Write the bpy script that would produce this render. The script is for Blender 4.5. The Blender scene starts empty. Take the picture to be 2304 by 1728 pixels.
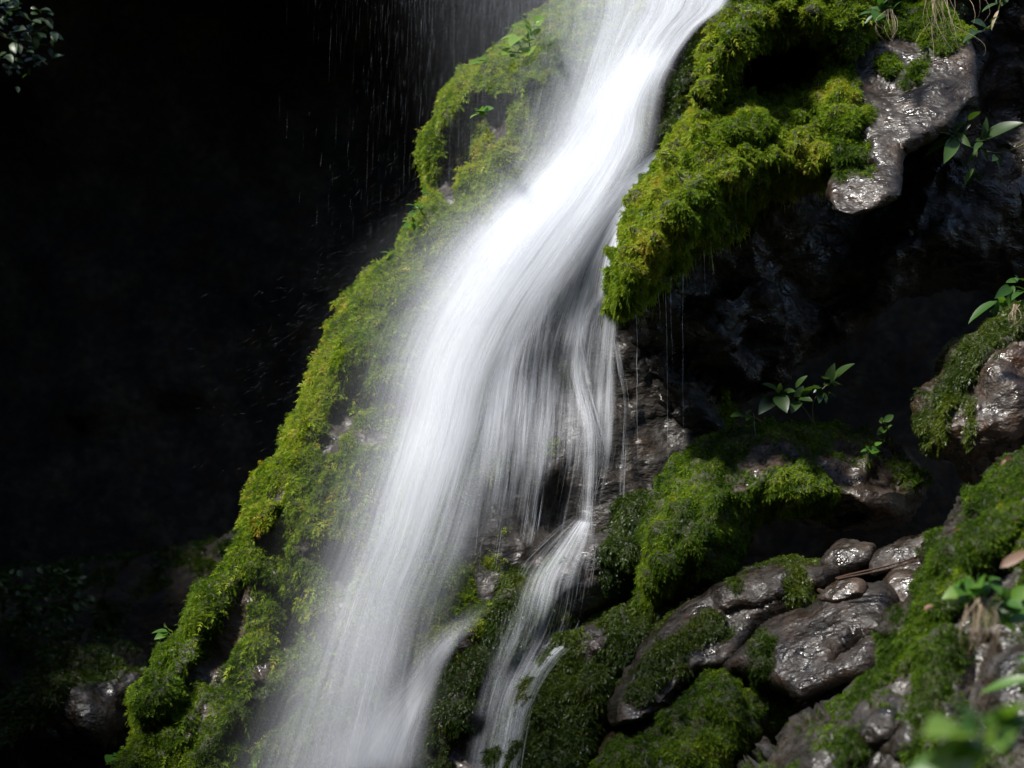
import bpy, math
import numpy as np

# ------------------------------------------------------------------ basics
rng = np.random.default_rng(11)
W, H, D, LENS = 2304, 1728, 8.0, 85.0
K = 36.0 / LENS / W                      # metres per photo pixel per metre of distance
M = K * D                                # metres per photo pixel at y = 0
scene = bpy.context.scene
col = scene.collection


def P(px, py, y):
    px, py, y = np.broadcast_arrays(np.asarray(px, float), np.asarray(py, float), np.asarray(y, float))
    d = (y + D) * K
    return np.stack([(px - W / 2) * d, y, -(py - H / 2) * d], -1)


def tag(o, label=None, cat=None, group=None, kind=None):
    if label: o['label'] = label
    if cat: o['category'] = cat
    if group: o['group'] = group
    if kind: o['kind'] = kind
    return o


def empty(name, loc, **kw):
    o = bpy.data.objects.new(name, None)
    o.empty_display_size = 0.05
    o.location = loc
    col.objects.link(o)
    return tag(o, **kw)


def mesh_obj(name, v, f, mat, parent=None, smooth=True, attrs=None, uv=None):
    """one mesh object; v in world coordinates; f (n,3) or (n,4) array or a list of arrays"""
    fs = f if isinstance(f, list) else [f]
    me = bpy.data.meshes.new(name)
    v = np.asarray(v, np.float32)
    origin = np.array(parent.matrix_world.translation if parent and parent.type != 'EMPTY' else (parent.location if parent else (0, 0, 0)), np.float32)
    if parent is None:
        origin = v.mean(0)
    me.vertices.add(len(v))
    me.vertices.foreach_set('co', (v - origin).ravel())
    loops = np.concatenate([np.asarray(a).ravel() for a in fs]).astype(np.int32)
    sizes = np.concatenate([np.full(len(a), np.asarray(a).shape[1], np.int32) for a in fs])
    starts = np.concatenate([[0], np.cumsum(sizes)[:-1]]).astype(np.int32)
    me.loops.add(len(loops))
    me.loops.foreach_set('vertex_index', loops)
    me.polygons.add(len(sizes))
    me.polygons.foreach_set('loop_start', starts)
    me.polygons.foreach_set('use_smooth', np.full(len(sizes), smooth))
    for k, a in (attrs or {}).items():
        at = me.attributes.new(k, 'FLOAT', 'POINT')
        at.data.foreach_set('value', np.asarray(a, np.float32))
    if uv is not None:
        u = me.uv_layers.new(name='flow')
        u.data.foreach_set('uv', np.asarray(uv, np.float32)[loops].ravel())
    me.update(calc_edges=True)
    me.validate()
    me.materials.append(mat)
    o = bpy.data.objects.new(name, me)
    col.objects.link(o)
    if parent is not None:
        o.parent = parent
        if parent.type != 'EMPTY':
            pass
    else:
        o.location = origin
    return o


# ------------------------------------------------------------------ noise
def _hash(ix, iy, iz, seed):
    n = (ix * 374761393 + iy * 668265263 + iz * 2147483647 + seed * 1274126177) & 0xFFFFFFFF
    n = ((n ^ (n >> 13)) * 1274126177) & 0xFFFFFFFF
    n = ((n ^ (n >> 16)) * 2246822519) & 0xFFFFFFFF
    return (n ^ (n >> 15)) & 0xFFFFFFFF


def perlin(p, seed=0):
    p = np.asarray(p, float)
    i = np.floor(p).astype(np.int64)
    f = p - i
    w = f * f * f * (f * (f * 6 - 15) + 10)
    out = 0
    for dx in (0, 1):
        for dy in (0, 1):
            for dz in (0, 1):
                h = _hash(i[..., 0] + dx, i[..., 1] + dy, i[..., 2] + dz, seed)
                gx = (h & 255) / 127.5 - 1
                gy = ((h >> 8) & 255) / 127.5 - 1
                gz = ((h >> 16) & 255) / 127.5 - 1
                g = gx * (f[..., 0] - dx) + gy * (f[..., 1] - dy) + gz * (f[..., 2] - dz)
                out = out + g * np.where(dx, w[..., 0], 1 - w[..., 0]) * np.where(dy, w[..., 1], 1 - w[..., 1]) * np.where(dz, w[..., 2], 1 - w[..., 2])
    return out


def fbm(p, octaves=4, seed=0, gain=0.5):
    a, s, t = 1.0, 1.0, 0
    for k in range(octaves):
        t = t + a * perlin(p * s, seed + k * 17)
        a *= gain
        s *= 2.03
    return t


def ridged(p, octaves=4, seed=0):
    a, s, t = 1.0, 1.0, 0
    for k in range(octaves):
        t = t + a * (1 - np.abs(perlin(p * s, seed + k * 13)) * 2)
        a *= 0.5
        s *= 2.1
    return t


def facets(p, seed=0, slope=0.5):
    """piecewise-planar fracture noise: every Voronoi cell is a tilted plane"""
    i = np.floor(p).astype(np.int64)
    best = np.full(p.shape[:-1], 1e9)
    val = np.zeros(p.shape[:-1])
    for dx in (-1, 0, 1):
        for dy in (-1, 0, 1):
            for dz in (-1, 0, 1):
                c = i + np.array([dx, dy, dz])
                h = _hash(c[..., 0], c[..., 1], c[..., 2], seed)
                h2 = _hash(c[..., 0], c[..., 1], c[..., 2], seed + 7)
                q = p - (c + np.stack([(h & 255) / 255., ((h >> 8) & 255) / 255., ((h >> 16) & 255) / 255.], -1))
                d = (q * q).sum(-1)
                g = np.stack([(h2 & 255) / 127.5 - 1, ((h2 >> 8) & 255) / 127.5 - 1, ((h2 >> 16) & 255) / 127.5 - 1], -1)
                v = (q * g).sum(-1) * slope + ((h2 >> 24) & 255) / 255. * 0.5
                m = d < best
                best = np.where(m, d, best)
                val = np.where(m, v, val)
    return val


def strata(p, seed=0):
    """creased planes: folded waves along a few slanted directions, warped a little"""
    r = np.random.default_rng(seed)
    q = p + 0.22 * np.stack([fbm(p * 0.8, 3, seed), fbm(p * 0.8 + 7, 3, seed + 1), fbm(p * 0.8 + 13, 3, seed + 2)], -1)
    out = 0
    for k, f in enumerate((0.55, 0.8, 1.25, 1.9)):
        d = np.array([r.normal(0, 0.7), r.normal(0, 0.5), r.normal(0, 0.7) + 0.5])
        d /= np.linalg.norm(d)
        t = (q @ d) * f + r.random()
        out = out + (np.abs((t % 1.0) * 2 - 1) - 0.5) / f ** 0.8 * (0.4 + 1.2 * np.clip(perlin(p * 0.6 + k * 5, seed + 9) + 0.4, 0, 1))
    return out


def sstep(x, a=0.0, b=1.0):
    t = np.clip((x - a) / (b - a), 0, 1)
    return t * t * (3 - 2 * t)


# ------------------------------------------------------------------ outlines
def catmull(pts, n=6, closed=True):
    p = np.asarray(pts, float)
    m = len(p)
    out = []
    rr = range(m) if closed else range(m - 1)
    for i in rr:
        if closed:
            a, b, c, d = p[(i - 1) % m], p[i], p[(i + 1) % m], p[(i + 2) % m]
        else:
            a, b, c, d = p[max(i - 1, 0)], p[i], p[i + 1], p[min(i + 2, m - 1)]
        for k in range(n):
            t = k / n
            out.append(0.5 * (2 * b + (c - a) * t + (2 * a - 5 * b + 4 * c - d) * t * t + (3 * b - a - 3 * c + d) * t ** 3))
    if not closed:
        out.append(p[-1])
    return np.array(out)


def seg_dist(q, a, b):
    """squared distance of points q (n,2) to segments a-b (m,2): nearest distance and nearest point"""
    best = np.full(len(q), 1e18)
    near = np.zeros_like(q)
    par = np.zeros(len(q))
    for k in range(len(a)):
        ab = b[k] - a[k]
        t = np.clip(((q - a[k]) @ ab) / max(ab @ ab, 1e-9), 0, 1)
        n = a[k] + t[:, None] * ab
        d = ((q - n) ** 2).sum(1)
        m = d < best
        best[m] = d[m]
        near[m] = n[m]
        par[m] = (k + t[m]) / len(a)
    return np.sqrt(best), near, par


def poly_sdf(q, poly):
    a, b = poly, np.roll(poly, -1, 0)
    d, near, _ = seg_dist(q, a, b)
    inside = np.zeros(len(q), bool)
    for k in range(len(a)):
        c = (a[k, 1] > q[:, 1]) != (b[k, 1] > q[:, 1])
        den = b[k, 1] - a[k, 1]
        if abs(den) < 1e-9: continue
        x = (b[k, 0] - a[k, 0]) * (q[:, 1] - a[k, 1]) / den + a[k, 0]
        inside ^= c & (q[:, 0] < x)
    return np.where(inside, d, -d), near


# ------------------------------------------------------------------ node helpers
def new_mat(name):
    m = bpy.data.materials.new(name)
    m.use_nodes = True
    nt = m.node_tree
    nt.nodes.clear()
    return m, nt


def N(nt, typ, **kw):
    n = nt.nodes.new(typ)
    for k, v in kw.items():
        if k in ('inp',):
            for kk, vv in v.items():
                n.inputs[kk].default_value = vv
        else:
            setattr(n, k, v)
    return n


def L(nt, a, b):
    nt.links.new(a, b)


def noise(nt, vec, scale, detail=4, rough=0.55):
    n = N(nt, 'ShaderNodeTexNoise', inp={'Scale': scale, 'Detail': detail, 'Roughness': rough})
    L(nt, vec, n.inputs['Vector'])
    return n.outputs['Fac']


def ramp(nt, fac, stops):
    r = N(nt, 'ShaderNodeValToRGB')
    e = r.color_ramp.elements
    while len(e) < len(stops): e.new(0.5)
    for i, (p, c) in enumerate(stops):
        e[i].position = p
        e[i].color = (*c, 1) if len(c) == 3 else c
    L(nt, fac, r.inputs['Fac'])
    return r.outputs['Color']


def math_(nt, op, a, b=None, c=None, clamp=False):
    n = N(nt, 'ShaderNodeMath', operation=op, use_clamp=clamp)
    for i, x in enumerate((a, b, c)):
        if x is None: continue
        if isinstance(x, (int, float)): n.inputs[i].default_value = x
        else: L(nt, x, n.inputs[i])
    return n.outputs[0]


def mixc(nt, fac, a, b):
    n = N(nt, 'ShaderNodeMix', data_type='RGBA')
    for s, x in ((n.inputs[0], fac), (n.inputs[6], a), (n.inputs[7], b)):
        if isinstance(x, (int, float)): s.default_value = x
        elif isinstance(x, tuple): s.default_value = (*x, 1)
        else: L(nt, x, s)
    return n.outputs[2]


def rock_mat(name, dark, mid, light, rough=(0.18, 0.5), stain=(0.05, 0.025, 0.01), bump=0.6, spec=0.5):
    m, nt = new_mat(name)
    out = N(nt, 'ShaderNodeOutputMaterial')
    b = N(nt, 'ShaderNodeBsdfPrincipled')
    tc = N(nt, 'ShaderNodeTexCoord').outputs['Object']
    n1 = noise(nt, tc, 5.0, 8, 0.62)
    n2 = noise(nt, tc, 22.0, 8, 0.65)
    mixv = math_(nt, 'ADD', math_(nt, 'MULTIPLY', n1, 0.55), math_(nt, 'MULTIPLY', n2, 0.45))
    c = ramp(nt, mixv, [(0.36, dark), (0.5, mid), (0.63, light)])
    st = ramp(nt, noise(nt, tc, 9.0, 6, 0.6), [(0.5, (0, 0, 0)), (0.66, (1, 1, 1))])
    c = mixc(nt, math_(nt, 'MULTIPLY', st, 0.65), c, stain)
    att = N(nt, 'ShaderNodeAttribute', attribute_name='moss').outputs['Fac']
    sc = ramp(nt, n2, [(0.35, (0.012, 0.014, 0.004)), (0.65, (0.035, 0.04, 0.009))])
    c = mixc(nt, math_(nt, 'MULTIPLY', att, 0.9, clamp=True), c, sc)
    L(nt, c, b.inputs['Base Color'])
    r = N(nt, 'ShaderNodeMapRange', inp={'From Min': 0.40, 'From Max': 0.60, 'To Min': rough[0], 'To Max': rough[1] + 0.15})
    nr = noise(nt, tc, 34.0, 4, 0.6)
    L(nt, nr, r.inputs['Value'])
    dry = ramp(nt, noise(nt, tc, 7.5, 5, 0.6), [(0.46, (0, 0, 0)), (0.60, (1, 1, 1))])
    rr_ = math_(nt, 'ADD', r.outputs[0], math_(nt, 'MULTIPLY', dry, 0.28))
    L(nt, math_(nt, 'ADD', rr_, math_(nt, 'MULTIPLY', att, 0.35), clamp=True), b.inputs['Roughness'])
    b.inputs['IOR'].default_value = 1.55
    mp = N(nt, 'ShaderNodeMapping')
    mp.inputs['Scale'].default_value = (0.75, 1.0, 1.25)
    mp.inputs['Rotation'].default_value = (0.0, 0.5, 0.0)
    L(nt, tc, mp.inputs['Vector'])
    b1 = noise(nt, mp.outputs[0], 24.0, 3, 0.55)
    b2 = noise(nt, mp.outputs[0], 62.0, 2, 0.55)
    b3 = noise(nt, mp.outputs[0], 7.0, 2, 0.5)
    h = math_(nt, 'ADD', math_(nt, 'MULTIPLY', b1, 0.9), math_(nt, 'MULTIPLY', b2, 0.4))
    h = math_(nt, 'ADD', h, math_(nt, 'MULTIPLY', b3, 1.1))
    bm = N(nt, 'ShaderNodeBump', inp={'Strength': bump, 'Distance': 0.028})
    L(nt, h, bm.inputs['Height'])
    L(nt, bm.outputs[0], b.inputs['Normal'])
    L(nt, b.outputs[0], out.inputs['Surface'])
    b.inputs['Specular IOR Level'].default_value = spec
    return m


def leafy_mat(name, stops, rough=0.5, trans=0.35, spec=0.3, attr='tint', tr_gain=1.3):
    m, nt = new_mat(name)
    out = N(nt, 'ShaderNodeOutputMaterial')
    b = N(nt, 'ShaderNodeBsdfPrincipled')
    t = N(nt, 'ShaderNodeBsdfTranslucent')
    a = N(nt, 'ShaderNodeAttribute', attribute_name=attr).outputs['Fac']
    c = ramp(nt, a, stops)
    L(nt, c, b.inputs['Base Color'])
    g = N(nt, 'ShaderNodeMix', data_type='RGBA', blend_type='MULTIPLY')
    g.inputs[0].default_value = 1
    L(nt, c, g.inputs[6])
    g.inputs[7].default_value = (tr_gain * 1.05, tr_gain, tr_gain * 0.5, 1)
    L(nt, g.outputs[2], t.inputs['Color'])
    b.inputs['Roughness'].default_value = rough
    b.inputs['Specular IOR Level'].default_value = spec
    mx = N(nt, 'ShaderNodeMixShader', inp={'Fac': trans})
    L(nt, b.outputs[0], mx.inputs[1])
    L(nt, t.outputs[0], mx.inputs[2])
    L(nt, mx.outputs[0], out.inputs['Surface'])
    return m


def water_mat(name, su=46.0, sv=1.6, contrast=2.6, bias=-0.75, tint=(0.66, 0.69, 0.74)):
    m, nt = new_mat(name)
    out = N(nt, 'ShaderNodeOutputMaterial')
    uv = N(nt, 'ShaderNodeUVMap', uv_map='flow').outputs[0]

    def streak(a, b_, det, seed):
        mp = N(nt, 'ShaderNodeMapping')
        mp.inputs['Scale'].default_value = (a, b_, 1)
        mp.inputs['Location'].default_value = (seed, seed * 1.7, seed)
        L(nt, uv, mp.inputs['Vector'])
        n = N(nt, 'ShaderNodeTexNoise', inp={'Scale': 1.0, 'Detail': det, 'Roughness': 0.6, 'Distortion': 0.15})
        L(nt, mp.outputs[0], n.inputs['Vector'])
        return n.outputs['Fac']
    a = streak(su, sv, 3, 3.1)
    b = streak(su * 3.3, sv * 2.2, 2, 9.7)
    c = streak(su * 0.22, sv * 0.9, 2, 5.3)
    s = math_(nt, 'ADD', math_(nt, 'MULTIPLY', a, 0.4), math_(nt, 'ADD', math_(nt, 'MULTIPLY', b, 0.28), math_(nt, 'MULTIPLY', c, 0.32)))
    e_ = streak(su * 0.10, sv * 1.6, 3, 13.9)
    s = math_(nt, 'ADD', math_(nt, 'MULTIPLY', s, 0.8), math_(nt, 'MULTIPLY', e_, 0.2))
    s = math_(nt, 'ADD', math_(nt, 'MULTIPLY', math_(nt, 'SUBTRACT', s, 0.5), 1.15), 0.5)
    d = N(nt, 'ShaderNodeAttribute', attribute_name='dens').outputs['Fac']
    # thin film shows streaks, thick water closes up
    al = math_(nt, 'MULTIPLY_ADD', s, contrast, bias)
    al = math_(nt, 'ADD', al, math_(nt, 'MULTIPLY', d, 0.75))
    al = math_(nt, 'MULTIPLY', math_(nt, 'MAXIMUM', al, 0.0), d, clamp=True)
    df = N(nt, 'ShaderNodeBsdfDiffuse', inp={'Color': (*tint, 1)})
    tr = N(nt, 'ShaderNodeBsdfTranslucent', inp={'Color': (*tint, 1)})
    bm = N(nt, 'ShaderNodeBump', inp={'Strength': 0.35, 'Distance': 0.02})
    L(nt, s, bm.inputs['Height'])
    vm = N(nt, 'ShaderNodeVectorMath', operation='MULTIPLY_ADD')
    L(nt, bm.outputs[0], vm.inputs[0])
    vm.inputs[1].default_value = (0.5, 0.5, 0.5)
    vm.inputs[2].default_value = (-0.15, -0.1, 0.8)
    vn_ = N(nt, 'ShaderNodeVectorMath', operation='NORMALIZE')
    L(nt, vm.outputs[0], vn_.inputs[0])
    L(nt, vn_.outputs[0], df.inputs['Normal'])
    m1 = N(nt, 'ShaderNodeMixShader', inp={'Fac': 0.2})
    L(nt, df.outputs[0], m1.inputs[1])
    L(nt, tr.outputs[0], m1.inputs[2])
    tp = N(nt, 'ShaderNodeBsdfTransparent')
    m2 = N(nt, 'ShaderNodeMixShader')
    L(nt, al, m2.inputs['Fac'])
    L(nt, tp.outputs[0], m2.inputs[1])
    L(nt, m1.outputs[0], m2.inputs[2])
    L(nt, m2.outputs[0], out.inputs['Surface'])
    return m


def strand_mat(name, gain=1.0, tint=(0.66, 0.69, 0.74)):
    m, nt = new_mat(name)
    out = N(nt, 'ShaderNodeOutputMaterial')
    d = N(nt, 'ShaderNodeAttribute', attribute_name='dens').outputs['Fac']
    df = N(nt, 'ShaderNodeBsdfDiffuse', inp={'Color': (*tint, 1)})
    tr = N(nt, 'ShaderNodeBsdfTranslucent', inp={'Color': (*tint, 1)})
    m1 = N(nt, 'ShaderNodeMixShader', inp={'Fac': 0.5})
    L(nt, df.outputs[0], m1.inputs[1])
    L(nt, tr.outputs[0], m1.inputs[2])
    tp = N(nt, 'ShaderNodeBsdfTransparent')
    m2 = N(nt, 'ShaderNodeMixShader')
    L(nt, math_(nt, 'MULTIPLY', d, gain, clamp=True), m2.inputs['Fac'])
    L(nt, tp.outputs[0], m2.inputs[1])
    L(nt, m1.outputs[0], m2.inputs[2])
    L(nt, m2.outputs[0], out.inputs['Surface'])
    return m


MAT = {
    'wet': rock_mat('wet_rock', (0.006, 0.005, 0.0045), (0.020, 0.017, 0.016), (0.050, 0.046, 0.046), (0.20, 0.40), stain=(0.03, 0.014, 0.006), bump=0.55),
    'cliff': rock_mat('dripping_rock', (0.005, 0.0045, 0.004), (0.016, 0.013, 0.010), (0.040, 0.034, 0.028), (0.34, 0.55), stain=(0.03, 0.016, 0.006), bump=0.5, spec=0.35),
    'slab': rock_mat('slick_slab_rock', (0.006, 0.0045, 0.003), (0.020, 0.015, 0.011), (0.050, 0.042, 0.035), (0.18, 0.40), stain=(0.035, 0.017, 0.006), bump=0.5, spec=0.36),
    'dark': rock_mat('dark_rock', (0.004, 0.0035, 0.003), (0.012, 0.009, 0.006), (0.035, 0.026, 0.017), (0.22, 0.45), stain=(0.022, 0.012, 0.004), bump=0.55),
    'brown': rock_mat('brown_rock', (0.008, 0.005, 0.003), (0.026, 0.016, 0.009), (0.065, 0.048, 0.036), (0.20, 0.42), stain=(0.06, 0.024, 0.007), bump=0.55),
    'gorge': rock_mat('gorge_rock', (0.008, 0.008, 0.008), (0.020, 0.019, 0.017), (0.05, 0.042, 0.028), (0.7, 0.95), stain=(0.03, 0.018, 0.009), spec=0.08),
    'moss': leafy_mat('moss', [(0.0, (0.024, 0.052, 0.004)), (0.28, (0.075, 0.142, 0.008)), (0.55, (0.17, 0.255, 0.016)), (0.82, (0.29, 0.345, 0.032)), (1.0, (0.38, 0.28, 0.06))], 0.6, 0.42, 0.12),
    'wetmoss': leafy_mat('wet_moss', [(0.0, (0.010, 0.024, 0.004)), (0.5, (0.026, 0.052, 0.005)), (1.0, (0.07, 0.10, 0.008))], 0.35, 0.3, 0.25),
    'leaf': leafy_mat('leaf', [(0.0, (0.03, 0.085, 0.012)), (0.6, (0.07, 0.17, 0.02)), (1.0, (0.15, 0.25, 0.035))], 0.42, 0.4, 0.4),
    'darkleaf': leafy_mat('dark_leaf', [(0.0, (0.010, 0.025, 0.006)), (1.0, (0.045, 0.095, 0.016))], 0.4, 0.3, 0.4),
    'stem': leafy_mat('stem', [(0.0, (0.05, 0.07, 0.02)), (1.0, (0.12, 0.12, 0.04))], 0.5, 0.1),
    'dry': leafy_mat('dry_grass', [(0.0, (0.16, 0.11, 0.06)), (1.0, (0.55, 0.45, 0.32))], 0.6, 0.3),
    'twig': leafy_mat('twig_bark', [(0.0, (0.018, 0.008, 0.004)), (1.0, (0.05, 0.018, 0.006))], 0.5, 0.0, 0.15),
    'deadleaf': leafy_mat('dead_leaf', [(0.0, (0.14, 0.04, 0.015)), (1.0, (0.22, 0.16, 0.115))], 0.5, 0.2),
    'water': water_mat('falling_water', 55.0, 1.3, 3.4, -1.28),
    'film': water_mat('thin_running_water', 75.0, 2.4, 3.8, -1.82),
    'mist': water_mat('drifting_spray', 40.0, 0.9, 0.9, 0.0),
    'strand': strand_mat('water_strand'),
}

# ------------------------------------------------------------------ rocks
STEP = 6
GX0, GY0, GX1, GY1 = -360, -360, 2760, 2160
ZB = np.full(((GY1 - GY0) // STEP + 1, (GX1 - GX0) // STEP + 1), 50.0)      # nearest rock surface on the lattice


def stroke_dist(q, pts):
    c = catmull(pts, 4, False) if len(pts) > 2 else np.asarray(pts, float)
    if len(c) == 1:
        return np.sqrt(((q - c[0]) ** 2).sum(1))
    d, _, _ = seg_dist(q, c[:-1], c[1:])
    return d


def piece(name, outline, y, tilt=(0.0, 0.0), T=0.25, R=120, bumps=(), mat='wet', parent=None, skirt=0.7,
          moss=0.0, rough=0.03, facet=0.03, fscale=5.0, clump=0.026, seed=1, warp=10, inzb=True, step=STEP):
    """a rock body. bumps: (points, radius px, height m, moss weight)."""
    o = catmull(outline, 6)
    lo = np.floor((o.min(0) - 8 * step) / step) * step
    hi = np.ceil((o.max(0) + 8 * step) / step) * step
    xs = np.arange(lo[0], hi[0] + 1, step)
    ys = np.arange(lo[1], hi[1] + 1, step)
    X, Y = np.meshgrid(xs, ys)
    q = np.stack([X.ravel(), Y.ravel()], 1)
    q3 = np.concatenate([q, np.full((len(q), 1), seed * 31.7)], 1)
    wq = q + warp * np.stack([fbm(q3 / 70, 3, seed), fbm(q3 / 70 + 9.3, 3, seed + 5)], 1) * 1.4
    d, near = poly_sdf(wq, o)
    c = (o.min(0) + o.max(0)) / 2
    pos = q.copy()
    m = d < 0
    pos[m] += (near - wq)[m] * 1.35
    s = np.clip(d / R, 0, 1)
    prof = np.sqrt(np.clip(1 - (1 - s) ** 2, 0, 1))
    yy = y + tilt[0] * (pos[:, 0] - c[0]) * M + tilt[1] * (c[1] - pos[:, 1]) * M + T * (1 - prof)
    mo = np.full(len(q), float(moss))
    bq = q + 14 * np.stack([fbm(q3 / 40 + 3, 2, seed + 2), fbm(q3 / 40 + 6, 2, seed + 3)], 1)
    for pts, r, h, w in bumps:
        e = np.clip(1 - (stroke_dist(bq, pts) / r) ** 2, 0, 1)
        yy -= h * np.sqrt(e) if h > 0 else h * e
        if w > 0: mo = np.maximum(mo, w * sstep(e, 0.0, 0.55))
        elif w < 0: mo = mo * (1 + w * sstep(e, 0.0, 0.5))
    back = np.clip(-d / (6 * step), 0, 1)
    yy += np.where(m, skirt * back ** 1.3, 0)
    p = P(pos[:, 0], pos[:, 1], yy)
    sh = X.shape
    G = p.reshape(*sh, 3)
    tx = np.gradient(G, axis=1)
    ty = np.gradient(G, axis=0)
    nrm = np.cross(ty, tx)
    nrm /= np.maximum(np.linalg.norm(nrm, axis=2, keepdims=True), 1e-9)
    nrm = nrm.reshape(-1, 3)
    nrm *= np.where(nrm[:, 1:2] > 0.2, -1, 1) * 1.0
    mn = mo + 0.75 * fbm(p * 8.0, 5, seed + 40) * (mo > 0.02) + 0.25 * (nrm[:, 2] - 0.2) * (mo > 0.02)
    mo = sstep(mn, 0.32, 0.62)
    disp = rough * fbm(p * 5.5, 5, seed + 50) * 1.6 + facet * (0.75 * strata(p * fscale * 0.6, seed + 60) + 0.22 * strata(p * fscale * 1.5, seed + 61)) * (1 - 0.6 * mo)
    bill = np.abs(perlin(p * np.array([12, 12, 9.]), seed + 70)) * 1.5 + 0.9 * np.abs(perlin(p * 25, seed + 71)) + 0.4 * perlin(p * 50, seed + 72)
    disp += clump * 1.5 * mo * (bill - 0.3)
    p2 = p + nrm * (disp * np.where(m, 1 - 0.6 * back, 1))[:, None]
    keep = d > -6.5 * step
    idx = np.full(len(q), -1)
    idx[keep] = np.arange(keep.sum())
    I = idx.reshape(sh)
    f = np.stack([I[:-1, :-1], I[1:, :-1], I[1:, 1:], I[:-1, 1:]], -1).reshape(-1, 4)
    f = f[(f >= 0).all(1)]
    ob = mesh_obj(name, p2[keep], f, MAT[mat], parent, True, {'moss': mo[keep]})
    if inzb and step == STEP:
        yv = np.where((d > 0), p2[:, 1], 50.0).reshape(sh)
        ix, iy = int((lo[0] - GX0) // STEP), int((lo[1] - GY0) // STEP)
        a0, b0 = max(0, -iy), max(0, -ix)
        sub = ZB[max(iy, 0):iy + sh[0], max(ix, 0):ix + sh[1]]
        np.minimum(sub, yv[a0:a0 + sub.shape[0], b0:b0 + sub.shape[1]], out=sub)
    return ob, dict(v=p2[keep], f=f, moss=mo[keep], d=d[keep], n=nrm[keep], par=parent)


# frond: curved spine with little leaflets
def fronds(name, srf, density, mat, parent,  length=(0.007, 0.0155), tone=0.5, tonevar=0.75, seed=0, hang=0.0, width=1.0, lift=0.75, under=False):
    r = np.random.default_rng(seed + 1000)
    v, f, mo, dd = srf['v'], srf['f'], srf['moss'], srf['d']
    tri = np.concatenate([f[:, [0, 1, 2]], f[:, [0, 2, 3]]])
    a, b, c = v[tri[:, 0]], v[tri[:, 1]], v[tri[:, 2]]
    cr = np.cross(b - a, c - a)
    area = np.linalg.norm(cr, axis=1) / 2
    fn = cr / np.maximum(2 * area[:, None], 1e-12)
    w = area * mo[tri].mean(1) * (dd[tri].min(1) > -14)
    cen = (a + b + c) / 3
    inside = (np.abs(cen[:, 0] / ((cen[:, 1] + D) * K)) < 1230) & (np.abs(cen[:, 2] / ((cen[:, 1] + D) * K)) < 940)
    w = w * inside
    if under:
        w = w * sstep(-(fn * np.sign((fn * srf['n'][tri[:, 0]]).sum(1, keepdims=True)))[:, 2], 0.0, 0.5)
    n = int(w.sum() * density)
    if n < 10: return None
    t = r.choice(len(tri), n, p=w / w.sum())
    u1, u2 = r.random(n), r.random(n)
    s = np.sqrt(u1)
    base = a[t] * (1 - s)[:, None] + b[t] * (s * (1 - u2))[:, None] + c[t] * (s * u2)[:, None]
    vn = fn[t]
    vn = np.where((vn * srf['n'][tri[t, 0]]).sum(1, keepdims=True) < 0, -vn, vn)
    g = np.array([0, 0, -1.0])
    gt = g - (vn @ g)[:, None] * vn
    gt /= np.maximum(np.linalg.norm(gt, axis=1, keepdims=True), 0.25)
    dirv = vn * lift + gt * (0.22 + hang) + r.normal(0, 0.62, (n, 3))
    dirv /= np.linalg.norm(dirv, axis=1, keepdims=True)
    size = length[0] + (length[1] - length[0]) * r.random(n) ** 1.5
    pn = fbm(base * 16.0, 3, seed + 5)
    size *= 0.65 + 0.9 * np.clip(pn + 0.4, 0, 1.2)
    side = np.cross(dirv, vn + r.normal(0, 0.35, (n, 3)))
    side /= np.maximum(np.linalg.norm(side, axis=1, keepdims=True), 1e-6)
    up = np.cross(side, dirv)
    droop = 0.22 + hang * 0.8
    ts = [0.05, 0.35, 0.65]
    V, F = [], []

    def sp(tt):
        return base + size[:, None] * (tt * dirv + tt * tt * droop * g)
    k = 0
    for tt in ts:
        wd = size * 0.42 * width * (1 - 0.75 * tt) * (0.7 + 0.3 * min(1, tt * 4 + 0.3))
        p0, p1 = sp(tt - 0.05), sp(tt + 0.15)
        tip = sp(tt + 0.30)
        for sg in (-1, 1):
            tp = tip + sg * side * wd[:, None] + up * (wd * r.uniform(-0.1, 0.55, n))[:, None]
            V += [p0, p1, tp]
            F.append([k, k + 1, k + 2] if sg > 0 else [k + 1, k, k + 2])
            k += 3
    p0 = sp(0.85)
    V += [p0 - side * (size * 0.06)[:, None], p0 + side * (size * 0.06)[:, None], sp(1.12)]
    F.append([k, k + 1, k + 2])
    k += 3
    VV = np.stack(V, 1).reshape(-1, 3)
    FF = (np.array(F)[None] + (np.arange(n) * k)[:, None, None]).reshape(-1, 3)
    tint = tone + tonevar * (0.8 * fbm(base * 4.0, 3, seed + 9) + 0.45 * fbm(base * 17.0, 2, seed + 10)) + r.normal(0, 0.14, n)
    tint = np.clip(tint, 0, 1)
    ob = mesh_obj(name, VV, FF, MAT[mat], parent, False, {'tint': np.repeat(tint, k)})
    ob['kind'] = 'stuff'
    return ob


MD = 74000        # fronds per square metre

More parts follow.
